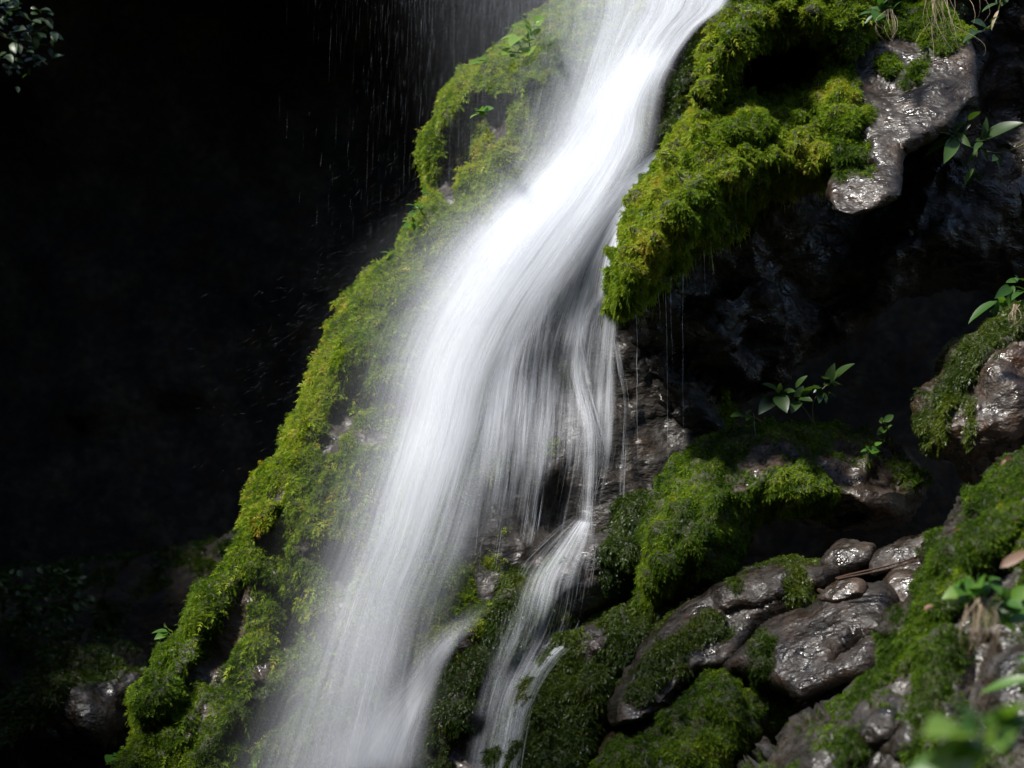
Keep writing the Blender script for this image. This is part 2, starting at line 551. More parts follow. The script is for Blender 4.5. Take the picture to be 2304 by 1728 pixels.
# ---- the buttress carrying the fall
S = 2304 / 2212.
ridge_out = np.array([(1330, -160), (1210, 5), (1150, 50), (1085, 92), (1045, 138), (1010, 150), (985, 180), (955, 205), (935, 260), (920, 300), (908, 335),
    (915, 370), (930, 400), (928, 435), (900, 460), (878, 490), (860, 540), (830, 570), (790, 610), (750, 640), (735, 672), (712, 712), (700, 760),
    (680, 800), (655, 850), (625, 915), (600, 970), (570, 1010), (550, 1050), (530, 1092), (527, 1130), (540, 1185), (575, 1160), (598, 1230), (630, 1320),
    (700, 1410), (830, 1470), (1000, 1520), (1150, 1450), (1400, 1300), (1560, 1000), (1620, 400), (1700, -160)]) * S
ridge = empty('mossy_buttress', P(900, 1200, 0.4), label='steep moss-covered rock buttress behind the white main fall, edged by darkness', cat='rock')
b, srf = piece('rock_body', ridge_out, 0.22, (-0.05, 0.48), 0.40, 170, [
    ([(1120, 172), (1030, 205), (985, 240)], 55, 0.10, 1.0),
    ([(1290, 110), (1200, 150), (1120, 172)], 55, 0.04, 1.0),
    ([(985, 235), (966, 300), (962, 380)], 34, 0.06, 0.9),
    ([(1340, 20), (1280, 60), (1230, 95)], 45, 0.02, 0.8),
    ([(1340, 130), (1250, 190)], 70, 0.03, 1.0),
    ([(1210, 240), (1190, 270), (1120, 370), (1050, 450), (990, 510)], 70, 0.07, 1.2),
    ([(985, 480), (900, 590), (815, 660), (765, 740), (735, 800)], 80, 0.06, 1.2),
    ([(1060, 500), (950, 620), (880, 720), (830, 800)], 90, 0.06, 1.2),
    ([(735, 800), (670, 930), (620, 1020), (575, 1090), (565, 1150)], 64, 0.05, 1.2),
    ([(810, 800), (740, 900), (705, 1000), (670, 1100), (655, 1200)], 64, 0.05, 1.1),
    ([(880, 900), (800, 1080), (730, 1200)], 70, 0.04, 1.0),
    ([(1085, 265), (1060, 330), (1035, 420)], 60, -0.14, -1.0),
    ([(1075, 300), (1050, 400)], 26, 0.05, 0.7),
    ([(770, 930), (745, 1000)], 30, -0.03, -1.0),
    ([(835, 975)], 44, 0.02, -1.0),
    ([(640, 1060), (610, 1120)], 18, -0.03, -0.8),
    ([(700, 1230), (760, 1290)], 40, -0.03, -0.6),
    ([(1350, 560), (1280, 760), (1220, 950), (1250, 1150)], 130, -0.05, -0.75),
    ([(1430, 400), (1400, 480), (1340, 560)], 60, 0.10, -0.5),
    ([(1500, 700), (1460, 1000), (1340, 1180)], 150, -0.10, -1.0),
    ([(1100, 1180), (1180, 1320)], 110, -0.03, -0.8),
    ([(700, 1250), (680, 1380)], 60, 0.04, 0.7),
    ([(1310, 640), (1290, 760)], 46, 0.05, 0.35),
    ([(1150, 400), (1080, 520), (1000, 680), (930, 820)], 95, 0.03, 1.1),
], 'cliff', ridge, 1.0, moss=0.62, seed=3, warp=12, clump=0.024)
fronds('moss', srf, MD, 'moss', ridge, tone=0.5, seed=3)
fronds('long_moss', srf, 2600, 'moss', ridge, (0.018, 0.034), tone=0.6, seed=303, hang=0.1)

ledge_out = np.array([(560, 1140), (500, 1200), (460, 1240), (420, 1290), (395, 1340), (355, 1400), (335, 1440), (318, 1470), (298, 1500), (300, 1560), (285, 1610), (250, 1660),
    (190, 1780), (1050, 1780), (1080, 1500), (980, 1300), (800, 1180), (680, 1130)]) * S
ledge = empty('mossy_ledge', P(640, 1700, 0.2), label='lower moss-covered ledge with bare reddish rock streak, under the overhanging buttress', cat='rock')
b, srf = piece('rock_body', ledge_out, -0.02, (-0.12, 0.40), 0.20, 100, [
    ([(575, 1200), (610, 1260)], 60, 0.05, 1.0),
    ([(540, 1240), (450, 1350), (400, 1440), (340, 1560)], 58, 0.08, 1.2),
    ([(340, 1560), (320, 1640), (270, 1740)], 50, 0.08, 1.1),
    ([(600, 1300), (590, 1420), (560, 1500)], 46, 0.06, 0.9),
    ([(560, 1560), (450, 1640), (380, 1760)], 52, 0.07, 1.0),
    ([(720, 1470), (620, 1540), (520, 1650), (470, 1760)], 56, 0.08, 1.0),
    ([(950, 1470), (800, 1540), (680, 1640), (620, 1760)], 66, 0.09, 1.1),
    ([(550, 1340), (500, 1450), (455, 1510)], 28, -0.01, -1.0),
    ([(590, 1500), (570, 1600)], 20, -0.02, -0.8),
    ([(480, 1570), (420, 1680)], 16, -0.02, -0.7),
    ([(690, 1330), (660, 1430)], 50, -0.04, -0.5),
], 'brown', ledge, 1.0, moss=0.50, seed=8, warp=14, clump=0.024)
fronds('moss', srf, MD, 'moss', ledge, tone=0.28, seed=8)
fronds('long_moss', srf, 2600, 'moss', ledge, (0.018, 0.034), tone=0.4, seed=308, hang=0.2)

# ---- the outcrop beside the fall
crop = empty('mossy_outcrop', P(1700, 960, 0.3), label='big dark overhanging outcrop with two bright green moss cushions and a slick slab', cat='rock')
b, srf = piece('rock_face', np.array([(1560, -160), (1500, 150), (1440, 330), (1380, 520), (1350, 680), (1370, 860), (1420, 1010), (1540, 1030), (1640, 960), (1720, 880), (1900, 770),
    (2090, 650), (2500, 560), (2560, -160)]), 0.22, (0.02, 0.10), 0.30, 130, [
    ([(1600, 740), (1680, 700)], 70, 0.10, 0.0),
    ([(1480, 720), (1560, 760), (1640, 790)], 60, 0.07, 0.0),
    ([(1500, 870), (1560, 930)], 80, 0.08, 0.1),
    ([(2050, 560), (2200, 480)], 90, 0.05, 0.0),
    ([(1850, 620), (1750, 740)], 120, -0.08, 0.0),
    ([(2230, 60), (2250, 300)], 110, -0.16, 0.0),
    ([(1420, 560), (1400, 690)], 40, 0.04, 0.6),
    ([(1980, 60), (2100, 80)], 70, 0.16, 0.9),
    ([(1690, 165), (1790, 140)], 66, -0.12, -0.9),
    ([(2040, 120), (1990, 260), (1930, 420)], 150, -0.16, -0.5),
], 'dark', crop, 0.9, moss=0.06, seed=12, facet=0.07, fscale=4.0)
fronds('moss', srf, MD * 0.7, 'wetmoss', crop, tone=0.6, seed=12)
b, srf = piece('wet_knob', np.array([(1690, -20), (1610, 45), (1560, 95), (1525, 160), (1503, 230), (1496, 290), (1505, 330), (1530, 335), (1570, 290), (1600, 230), (1660, 160)]),
    0.10, (0.0, 0.3), 0.25, 70, [([(1560, 210), (1545, 300)], 18, -0.03, -0.6)], 'wet', crop, 0.6, moss=0.9, seed=14, warp=8)
fronds('moss', srf, MD, 'wetmoss', crop, (0.010, 0.018), tone=0.55, seed=14)
b, srf = piece('slab', np.array([(1830, -160), (2080, -160), (2120, 0), (2190, 110), (2196, 118), (2200, 205), (2196, 214), (2135, 285), (2130, 289), (2040, 335), (2034, 342), (2022, 440), (2018, 446), (1950, 478), (1885, 486), (1862, 420), (1868, 300), (1862, 100)]),
    -0.06, (-0.28, 1.05), 0.05, 14, [([(1930, 320), (1950, 380)], 30, -0.02, 0.3), ([(2000, 150)], 30, 0.02, 0.8), ([(1900, 200), (1890, 330)], 40, 0.03, 0.9), ([(1950, 260)], 22, 0.02, 0.6),
    ([(2040, 190), (2080, 150)], 20, 0.01, 0.5), ([(1960, -100), (1980, 20), (2080, 30), (2120, 70)], 60, 0.03, 1.2), ([(2110, -120), (2120, 20)], 60, 0.03, 1.2), ([(1880, 120), (1900, 260)], 40, 0.03, 1.0), ([(1890, 390), (1960, 380)], 20, -0.03, 0.3)],
    'slab', crop, 0.35, moss=0.0, seed=16, rough=0.012, facet=0.02, fscale=3.5, warp=12)
fronds('moss', srf, MD, 'moss', crop, (0.010, 0.02), tone=0.3, seed=16)
up_out = np.array([(1680, -160), (1640, 0), (1612, 70), (1594, 130), (1578, 200), (1568, 265), (1588, 275), (1625, 215), (1650, 165), (1700, 115), (1770, 82), (1850, 100), (1910, 120), (1960, 80), (1990, 0), (2010, -160)])
b, srf = piece('moss_cushion', up_out, -0.06, (0.05, 0.55), 0.28, 90, [
    ([(1700, -40), (1650, 60), (1610, 170)], 55, 0.09, 1.2),
    ([(1800, -40), (1760, 40), (1680, 110)], 60, 0.10, 1.2),
    ([(1880, 20), (1840, 70)], 46, 0.08, 1.0),
    ([(1930, 60), (1880, 110)], 34, 0.06, 0.9),
    ([(1750, 60), (1720, 130)], 22, -0.05, 0.0),
], 'dark', crop, 0.4, moss=1.0, seed=18, warp=12, clump=0.05)
fronds('moss', srf, MD, 'moss', crop, tone=0.47, seed=18)
fronds('long_moss', srf, 2600, 'moss', crop, (0.018, 0.032), tone=0.6, seed=318, hang=0.1)
fronds('hanging_moss', srf, 400, 'moss', crop, (0.015, 0.03), tone=0.4, seed=118, hang=1.2, under=True, width=0.5)
low_out = np.array([(1560, 270), (1600, 235), (1660, 215), (1760, 215), (1820, 178), (1880, 150), (1935, 165), (1930, 220), (1905, 270), (1920, 340), (1890, 400), (1800, 420), (1730, 435),
    (1660, 490), (1590, 540), (1520, 590), (1460, 640), (1440, 690), (1395, 680), (1385, 610), (1405, 530), (1430, 460), (1460, 410), (1500, 350)])
b, srf = piece('moss_cushion', low_out, -0.28, (0.10, 0.62), 0.34, 110, [
    ([(1620, 260), (1540, 370), (1470, 480), (1420, 600)], 60, 0.07, 1.2),
    ([(1880, 170), (1780, 230), (1680, 290)], 50, 0.08, 1.2),
    ([(1850, 340), (1760, 360), (1660, 400), (1560, 490)], 62, 0.11, 1.2),
    ([(1700, 300), (1600, 400), (1500, 540)], 50, 0.08, 1.2),
    ([(1780, 290), (1700, 330)], 28, -0.05, 0.0),
    ([(1860, 260)], 26, -0.06, -0.5),
], 'dark', crop, 0.5, moss=1.0, seed=19, warp=14, clump=0.055)
fronds('moss', srf, MD, 'moss', crop, (0.009, 0.020), tone=0.56, seed=19, hang=0.12)
fronds('hanging_moss', srf, 700, 'moss', crop, (0.015, 0.035), tone=0.5, seed=119, hang=1.2, under=True, width=0.5)

# ---- boulders under the outcrop
bo = empty('round_boulder', P(1800, 1200, -0.3), label='rounded brown boulder topped with a bright moss cushion, below the black crevice', cat='rock')
b, srf = piece('rock_body', np.array([(1515, 1065), (1580, 1010), (1620, 985), (1690, 965), (1750, 957), (1820, 947), (1875, 955), (1930, 975), (1985, 990), (2035, 1025), (2070, 1055), (2090, 1095),
    (2080, 1140), (2040, 1180), (1970, 1195), (1890, 1200), (1800, 1180), (1725, 1170), (1680, 1190), (1645, 1240), (1630, 1280), (1610, 1310), (1580, 1325), (1525, 1330), (1490, 1360), (1470, 1380), (1430, 1370), (1430, 1300), (1440, 1200), (1470, 1120)]),
    -0.40, (0.10, 0.55), 0.36, 110, [
    ([(1560, 1050), (1530, 1150), (1510, 1260), (1470, 1340)], 95, 0.05, 1.2),
    ([(1640, 1010), (1590, 1100), (1570, 1200)], 70, 0.03, 1.2),
    ([(1700, 985), (1850, 975)], 40, 0.015, 0.7),
    ([(1750, 1200), (1840, 1185), (1900, 1190)], 75, -0.22, -1.0),
    ([(1700, 1240), (1670, 1290)], 50, -0.16, -1.0),
    ([(1830, 1110), (1760, 1085), (1690, 1120), (1630, 1190), (1590, 1240)], 62, 0.11, 1.3),
    ([(1660, 1240), (1620, 1300)], 30, 0.04, 0.6),
    ([(1760, 1015), (1700, 1040), (1660, 1085)], 36, 0.0001, -0.9),
    ([(2000, 1100)], 90, 0.03, -0.3),
], 'brown', bo, 0.8, moss=0.22, seed=21, facet=0.04, fscale=3.0)
fronds('moss', srf, MD, 'moss', bo, tone=0.24, seed=21, hang=0.2)
sl = empty('streaming_slab', P(1250, 1500, -0.3), label='dark wet mossy slab where the thin side stream lands and spreads', cat='rock')
b, srf = piece('rock_body', np.array([(1540, 1050), (1430, 1100), (1345, 1160), (1280, 1192), (1190, 1215), (1130, 1290), (1080, 1370), (1040, 1430), (1010, 1490), (985, 1560), (990, 1640), (1100, 1640), (1250, 1450), (1330, 1385), (1410, 1345), (1500, 1340), (1560, 1200)]),
    -0.30, (-0.3, 0.8), 0.26, 100, [
    ([(1350, 1210), (1300, 1290)], 50, 0.05, -0.7),
    ([(1150, 1260), (1090, 1400), (1040, 1520)], 46, 0.05, 1.0),
    ([(1430, 1140), (1400, 1250)], 44, 0.05, 1.0),
    ([(1180, 1350), (1150, 1460)], 50, 0.05, 0.9),
    ([(1250, 1300), (1330, 1350)], 40, 0.04, -0.3),
], 'wet', sl, 0.8, moss=0.55, seed=24)
fronds('moss', srf, MD, 'wetmoss', sl, (0.010, 0.02), tone=0.6, seed=24, hang=0.35)

sl2 = empty('mossy_step', P(1280, 1720, -0.6), label='dark green mossy step below the streaming slab, glinting with water', cat='rock')
b, srf = piece('rock_body', np.array([(1560, 1300), (1440, 1335), (1350, 1385), (1270, 1420), (1185, 1475), (1140, 1560), (1115, 1650), (1120, 1830), (1330, 1830), (1360, 1690), (1420, 1600), (1520, 1500), (1620, 1400), (1630, 1330)]),
    -0.58, (-0.25, 0.8), 0.26, 90, [
    ([(1560, 1330), (1440, 1430), (1330, 1560), (1260, 1700)], 54, 0.07, 1.1),
    ([(1360, 1400), (1250, 1480), (1200, 1600), (1180, 1740)], 54, 0.06, 0.9),
    ([(1480, 1380), (1400, 1480)], 36, 0.03, 0.6),
    ([(1330, 1450), (1390, 1410)], 40, 0.02, -0.6),
], 'wet', sl2, 0.8, moss=0.55, seed=26)
fronds('moss', srf, MD, 'wetmoss', sl2, (0.012, 0.024), tone=0.75, seed=26, hang=0.35)

ba = empty('stained_rock', P(1050, 1720, -0.3), label='reddish stained wet rock between the main fall and the mossy step', cat='rock')
b, srf = piece('rock_body', np.array([(1060, 1460), (1000, 1520), (970, 1590), (950, 1660), (945, 1830), (1190, 1830), (1190, 1600), (1150, 1500)]), -0.40, (-0.05, 0.45), 0.25, 80, [
    ([(1030, 1500), (985, 1620), (970, 1760)], 34, 0.05, 1.0), ([(1110, 1500), (1120, 1640)], 30, 0.03, 0.7)], 'brown', ba, 0.6, moss=0.25, seed=28, facet=0.05)
fronds('moss', srf, MD, 'wetmoss', ba, (0.010, 0.02), tone=0.6, seed=28, hang=0.3)

lo_ = empty('long_dark_stone', P(1600, 1560, -0.7), label='long low dark wet stone with a thin moss coat, below the round boulder', cat='rock')
b, srf = piece('rock_body', np.array([(1560, 1345), (1600, 1318), (1660, 1300), (1725, 1285), (1790, 1268), (1868, 1278), (1876, 1300), (1832, 1330), (1826, 1362), (1750, 1385), (1712, 1405), (1700, 1420), (1650, 1495), (1580, 1520), (1540, 1562), (1500, 1605), (1425, 1640), (1375, 1640), (1370, 1580), (1430, 1480), (1500, 1400)]),
    -0.82, (-0.3, 0.95), 0.15, 36, [
    ([(1640, 1340), (1740, 1310)], 40, 0.04, 0.0), ([(1600, 1400), (1500, 1480), (1440, 1560)], 34, 0.03, 0.7), ([(1790, 1310), (1800, 1340)], 26, 0.02, 0.7),
    ([(1480, 1590), (1420, 1620)], 40, 0.03, -0.5), ([(1655, 1320)], 16, 0.02, 1.0)], 'slab', lo_, 0.5, moss=0.12, seed=30, facet=0.035, fscale=2.2, rough=0.02)
fronds('moss', srf, MD, 'wetmoss', lo_, (0.010, 0.02), tone=0.8, seed=30, hang=0.3)

ws = empty('pale_wet_stone', P(1830, 1580, -0.9), label='pale grey wet stone reflecting the sky, between moss cushions', cat='rock')
b, srf = piece('rock_body', np.array([(1640, 1505), (1694, 1449), (1714, 1419), (1779, 1384), (1839, 1364), (1899, 1346), (1949, 1329), (2000, 1334), (2010, 1379), (2000, 1439), (1975, 1489), (1944, 1524), (1899, 1539), (1829, 1564), (1790, 1580), (1749, 1544), (1709, 1514), (1660, 1512)]),
    -1.0, (-0.45, 1.05), 0.10, 30, [
    ([(1725, 1450), (1715, 1510)], 24, 0.012, 0.9), ([(1880, 1485), (1960, 1445)], 18, -0.05, 0.0)],
    'slab', ws, 0.4, moss=0.0, seed=32, facet=0.03, fscale=2.2, rough=0.012)
fronds('moss', srf, MD * 0.8, 'moss', ws, (0.008, 0.016), tone=0.2, seed=32)

cu = empty('mossy_hummock', P(1600, 1720, -1.1), label='mossy hummock with brown flank at the foot of the pale wet stone', cat='rock')
b, srf = piece('rock_body', np.array([(1630, 1502), (1670, 1508), (1724, 1528), (1755, 1560), (1770, 1600), (1760, 1650), (1720, 1690), (1660, 1730), (1650, 1840), (1300, 1840), (1345, 1730), (1420, 1650), (1490, 1600), (1540, 1550), (1585, 1520)]),
    -1.10, (0.08, 0.7), 0.28, 80, [
    ([(1620, 1530), (1560, 1600), (1510, 1700), (1490, 1790)], 55, 0.06, 1.2), ([(1700, 1560), (1650, 1630), (1610, 1730)], 55, 0.06, 1.1),
    ([(1500, 1600), (1400, 1680), (1360, 1760)], 40, 0.03, 0.35)], 'brown', cu, 0.5, moss=0.45, seed=34)
fronds('moss', srf, MD, 'moss', cu, tone=0.22, seed=34, hang=0.1)

rb = empty('lichen_boulder', P(2250, 1080, -0.5), label='tall grey boulder with mossy flank and lichen, beside the black crevice', cat='rock')
b, srf = piece('rock_body', np.array([(2420, 660), (2330, 680), (2275, 690), (2240, 718), (2200, 745), (2162, 772), (2130, 808), (2103, 854), (2085, 890), (2076, 945), (2081, 990), (2100, 1026), (2130, 1036), (2162, 1072), (2181, 1090), (2230, 1054), (2267, 1022), (2312, 1000), (2430, 980)]),
    -0.62, (-0.2, 0.5), 0.3, 90, [
    ([(2290, 715), (2190, 790), (2120, 900)], 34, 0.03, 0.8), ([(2110, 930), (2115, 1010)], 26, 0.03, 0.7), ([(2190, 900), (2180, 1000)], 18, 0.02, 0.5), ([(2240, 880), (2230, 1010)], 60, 0.03, -0.8)],
    'brown', rb, 0.5, moss=0.14, seed=36, facet=0.04)
fronds('moss', srf, MD, 'wetmoss', rb, (0.010, 0.02), tone=0.75, seed=36, hang=0.3)

sb = empty('stone_bed', P(1850, 1650, -0.6), label='dark brown wet rock bed showing in the gaps under the long stone and pale stone', cat='rock')
b, srf = piece('rock_body', np.array([(1330, 1660), (1480, 1470), (1640, 1350), (1800, 1310), (1900, 1285), (2000, 1265), (2130, 1215), (2170, 1500), (1950, 1800), (1300, 1850)]), -0.70, (-0.28, 0.85), 0.12, 60, [
    ([(1900, 1300), (1980, 1290)], 30, 0.02, 0.0), ([(1480, 1560), (1420, 1640)], 40, 0.02, 0.8)], 'brown', sb, 0.4, moss=0.25, seed=52, facet=0.04, fscale=3.0)
fronds('moss', srf, MD, 'wetmoss', sb, tone=0.6, seed=52)
for nm, lb, out_, yy, mt, sd in (
    ('crevice_stone', 'small flat black stone tucked in the crevice, beside the twig', [(1845, 1265), (1880, 1225), (1930, 1218), (1970, 1225), (1960, 1262), (1900, 1285)], -0.62, 'slab', 41),
    ('crevice_stone', 'wedge-shaped wet stone with shiny upper edge, above the twig', [(1950, 1275), (1975, 1235), (2050, 1200), (2110, 1185), (2120, 1215), (2080, 1260), (2010, 1290), (1960, 1300)], -0.72, 'slab', 42),
    ('crevice_stone', 'small round amber-brown wet stone under the twig', [(1840, 1345), (1858, 1315), (1900, 1303), (1940, 1312), (1946, 1338), (1905, 1358), (1860, 1362)], -0.92, 'brown', 43),
    ('crevice_stone', 'brown stone wedged between the twig and the foreground bank', [(1975, 1335), (2000, 1295), (2060, 1262), (2120, 1240), (2130, 1330), (2060, 1390), (1990, 1400)], -0.86, 'brown', 44)):
    ob, _ = piece(nm, np.array(out_), yy, (-0.4, 1.0), 0.08, 16, (), mt, None, 0.3, seed=sd, facet=0.015, rough=0.015, warp=7, step=4, inzb=False)
    tag(ob, lb, 'rock', 'small stones in the crevice')

bk = empty('mossy_bank', P(2150, 1720, -2.2), label='blurred near bank of mossy brown rock, closest to the viewer', cat='rock')
b, srf = piece('rock_body', np.array([(2440, 980), (2290, 1010), (2240, 1050), (2205, 1085), (2165, 1115), (2140, 1155), (2105, 1200), (2080, 1240), (2075, 1320), (2020, 1400), (1995, 1455), (1970, 1500), (1925, 1540), (1850, 1600), (1800, 1620), (1745, 1665), (1690, 1710), (1640, 1760), (1600, 1850), (2450, 1850)]),
    -1.75, (-0.65, 0.75), 0.3, 120, [
    ([(2290, 1110), (2220, 1190), (2160, 1270), (2120, 1340)], 60, 0.07, 1.3), ([(2300, 1190), (2230, 1230)], 60, 0.07, 1.2), ([(2270, 1060), (2200, 1120)], 34, 0.04, 0.8),
    ([(2090, 1390), (2010, 1480), (1900, 1590)], 42, 0.04, 0.9), ([(2130, 1450), (2080, 1560), (2060, 1680)], 44, 0.05, 0.8), ([(2000, 1600), (1860, 1720)], 44, 0.04, 0.5),
    ([(2210, 1480), (2200, 1600)], 60, -0.08, -0.6), ([(1950, 1620), (2020, 1660)], 40, 0.02, -0.8)],
    'dark', bk, 0.6, moss=0.22, seed=46, facet=0.035, fscale=3.0)
fronds('moss', srf, MD * 1.1, 'moss', bk, (0.008, 0.017), tone=0.10, tonevar=0.5, seed=46, hang=0.1)
b, srf = piece('moss_cushion', np.array([(2120, 1350), (2150, 1280), (2195, 1205), (2255, 1150), (2340, 1110), (2450, 1090), (2450, 1270), (2330, 1290), (2240, 1300), (2170, 1355)]), -1.84, (-0.65, 0.75), 0.12, 50, (), 'dark', bk, 0.2, moss=1.0, seed=47)
fronds('moss', srf, MD, 'moss', bk, tone=0.6, seed=47)

# dim rocks on the far side
db = empty('dim_boulder', P(220, 1720, 1.0), label='dim grey lichen-spotted boulder in deep shade, below the dark shrub', cat='rock')
b, srf = piece('rock_body', np.array([(-120, 1640), (0, 1590), (110, 1470), (170, 1430), (230, 1450), (310, 1480), (345, 1540), (300, 1640), (240, 1670), (150, 1690), (60, 1740), (-120, 1830)]), 1.0, (0.1, 0.5), 0.4, 80,
    [([(0, 1640), (100, 1560)], 60, 0.05, 0.8), ([(230, 1560), (200, 1640)], 60, 0.05, -0.5)], 'dark', db, 0.6, moss=0.25, seed=48, facet=0.08)
fronds('moss', srf, MD * 0.5, 'wetmoss', db, (0.014, 0.026), tone=0.5, seed=48)
ds = empty('shaded_slope', P(200, 1700, 1.8), label='barely visible brown mossy slope in the dark behind the ledge', cat='rock')
b, srf = piece('rock_body', np.array([(-300, 1350), (0, 1300), (200, 1270), (400, 1240), (560, 1200), (700, 1250), (700, 1900), (-300, 1900)]), 1.9, (0.0, 0.7), 0.3, 120, (), 'gorge', ds, 1.0, moss=0.2, seed=50, inzb=False)
fronds('moss', srf, MD * 0.3, 'wetmoss', ds, (0.02, 0.035), tone=0.4, seed=50)

# ------------------------------------------------------------------ gorge: back wall, floor; roof lip, side and opposite walls added for shade
def gorge_sheet(name, prof, x0, x1, nx, ny, seed, amp=0.35):
    prof = catmull(np.array(prof, float), 12, False)
    L_ = np.concatenate([[0], np.cumsum(np.linalg.norm(np.diff(prof, axis=0), axis=1))])
    t = np.linspace(0, L_[-1], ny)
    yv = np.interp(t, L_, prof[:, 0])
    zv = np.interp(t, L_, prof[:, 1])
    xs = np.linspace(x0, x1, nx)
    X, Yv = np.meshgrid(xs, yv)
    Z = np.meshgrid(xs, zv)[1]
    p = np.stack([X, Yv, Z], -1).reshape(-1, 3)
    p = p + amp * np.stack([0 * p[:, 0], fbm(p * 0.9, 5, seed) + 0.7 * facets(p * 0.9, seed + 3), 0.6 * fbm(p * 0.9 + 20, 5, seed)], 1)
    I = np.arange(nx * ny).reshape(ny, nx)
    f = np.stack([I[:-1, :-1], I[:-1, 1:], I[1:, 1:], I[1:, :-1]], -1).reshape(-1, 4)
    o = mesh_obj(name, p, f, MAT['gorge'], None, True, {'moss': np.zeros(len(p))})
    return tag(o, kind='structure')


gorge_sheet('terrain', [(3.2, -4.5), (3.6, -1.5), (4.2, 0.8), (3.8, 1.8), (2.8, 2.25), (2.4, 2.5), (2.8, 2.7), (5.5, 2.8)], -9, 9, 150, 110, 71)  # roof lip above the view is added to keep sun off this wall
def side_shade_wall():  # wall added out of view, its ragged top shaped to shade the rocks
    ny_, nz_ = 90, 70
    ys = np.linspace(-4.5, 4.2, ny_)
    top = np.interp(ys, [-4.5, -2.6, -1.8, -1.1, -0.6, 0.2, 1.5, 4.2], [2.7, 3.0, 2.6, 2.0, 1.7, 1.65, 2.6, 3.2])
    top = top + 0.25 * fbm(np.stack([ys * 1.6, ys * 0, ys * 0], -1), 4, 5)
    t = np.linspace(0, 1, nz_)
    Z = -4 + (top[None] + 4) * np.minimum(t * 1.12, 1)[:, None]
    X = -2.75 - 0.10 * Z - 4.0 * np.maximum(t - 0.893, 0)[:, None] * 4
    p = np.stack([X, np.broadcast_to(ys, Z.shape), Z], -1).reshape(-1, 3)
    p[:, 0] += 0.3 * fbm(p * 0.9, 5, 91) + 0.2 * facets(p * 1.1, 92)
    p[:, 2] += 0.12 * fbm(p * 2.5, 3, 93)
    I = np.arange(ny_ * nz_).reshape(nz_, ny_)
    f = np.stack([I[:-1, :-1], I[:-1, 1:], I[1:, 1:], I[1:, :-1]], -1).reshape(-1, 4)
    tag(mesh_obj('shade_wall', p, f, MAT['gorge'], None, True, {'moss': np.zeros(len(p))}), kind='structure')


side_shade_wall()
gorge_sheet('cliff', [(-12.5, 9.5), (-11.5, 6.0), (-12.2, 2.0), (-11.0, -1.0), (-10.5, -4.5)], -14, 14, 120, 80, 77)  # added unseen behind the camera to cut sky light on the rock faces
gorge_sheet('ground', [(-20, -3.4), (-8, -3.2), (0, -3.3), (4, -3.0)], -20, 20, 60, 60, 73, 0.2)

# ------------------------------------------------------------------ water
def blur(a, n):
    for _ in range(n):
        for ax in (0, 1):
            a = (np.roll(a, 1, ax) + 2 * a + np.roll(a, -1, ax)) / 4
    return a


def lattice_fn(Z):
    def f(px, py):
        u = np.clip((np.asarray(px) - GX0) / STEP, 0, Z.shape[1] - 1.001)
        v = np.clip((np.asarray(py) - GY0) / STEP, 0, Z.shape[0] - 1.001)
        i, j = v.astype(int), u.astype(int)
        a, b_ = v - i, u - j
        return (Z[i, j] * (1 - a) * (1 - b_) + Z[i + 1, j] * a * (1 - b_) + Z[i, j + 1] * (1 - a) * b_ + Z[i + 1, j + 1] * a * b_)
    return f


ZW = np.minimum(ZB, 1.2)
front = lattice_fn(blur(ZW, 30))
flowf = lattice_fn(blur(ZW, 260))
front_sharp = lattice_fn(blur(ZW, 5))


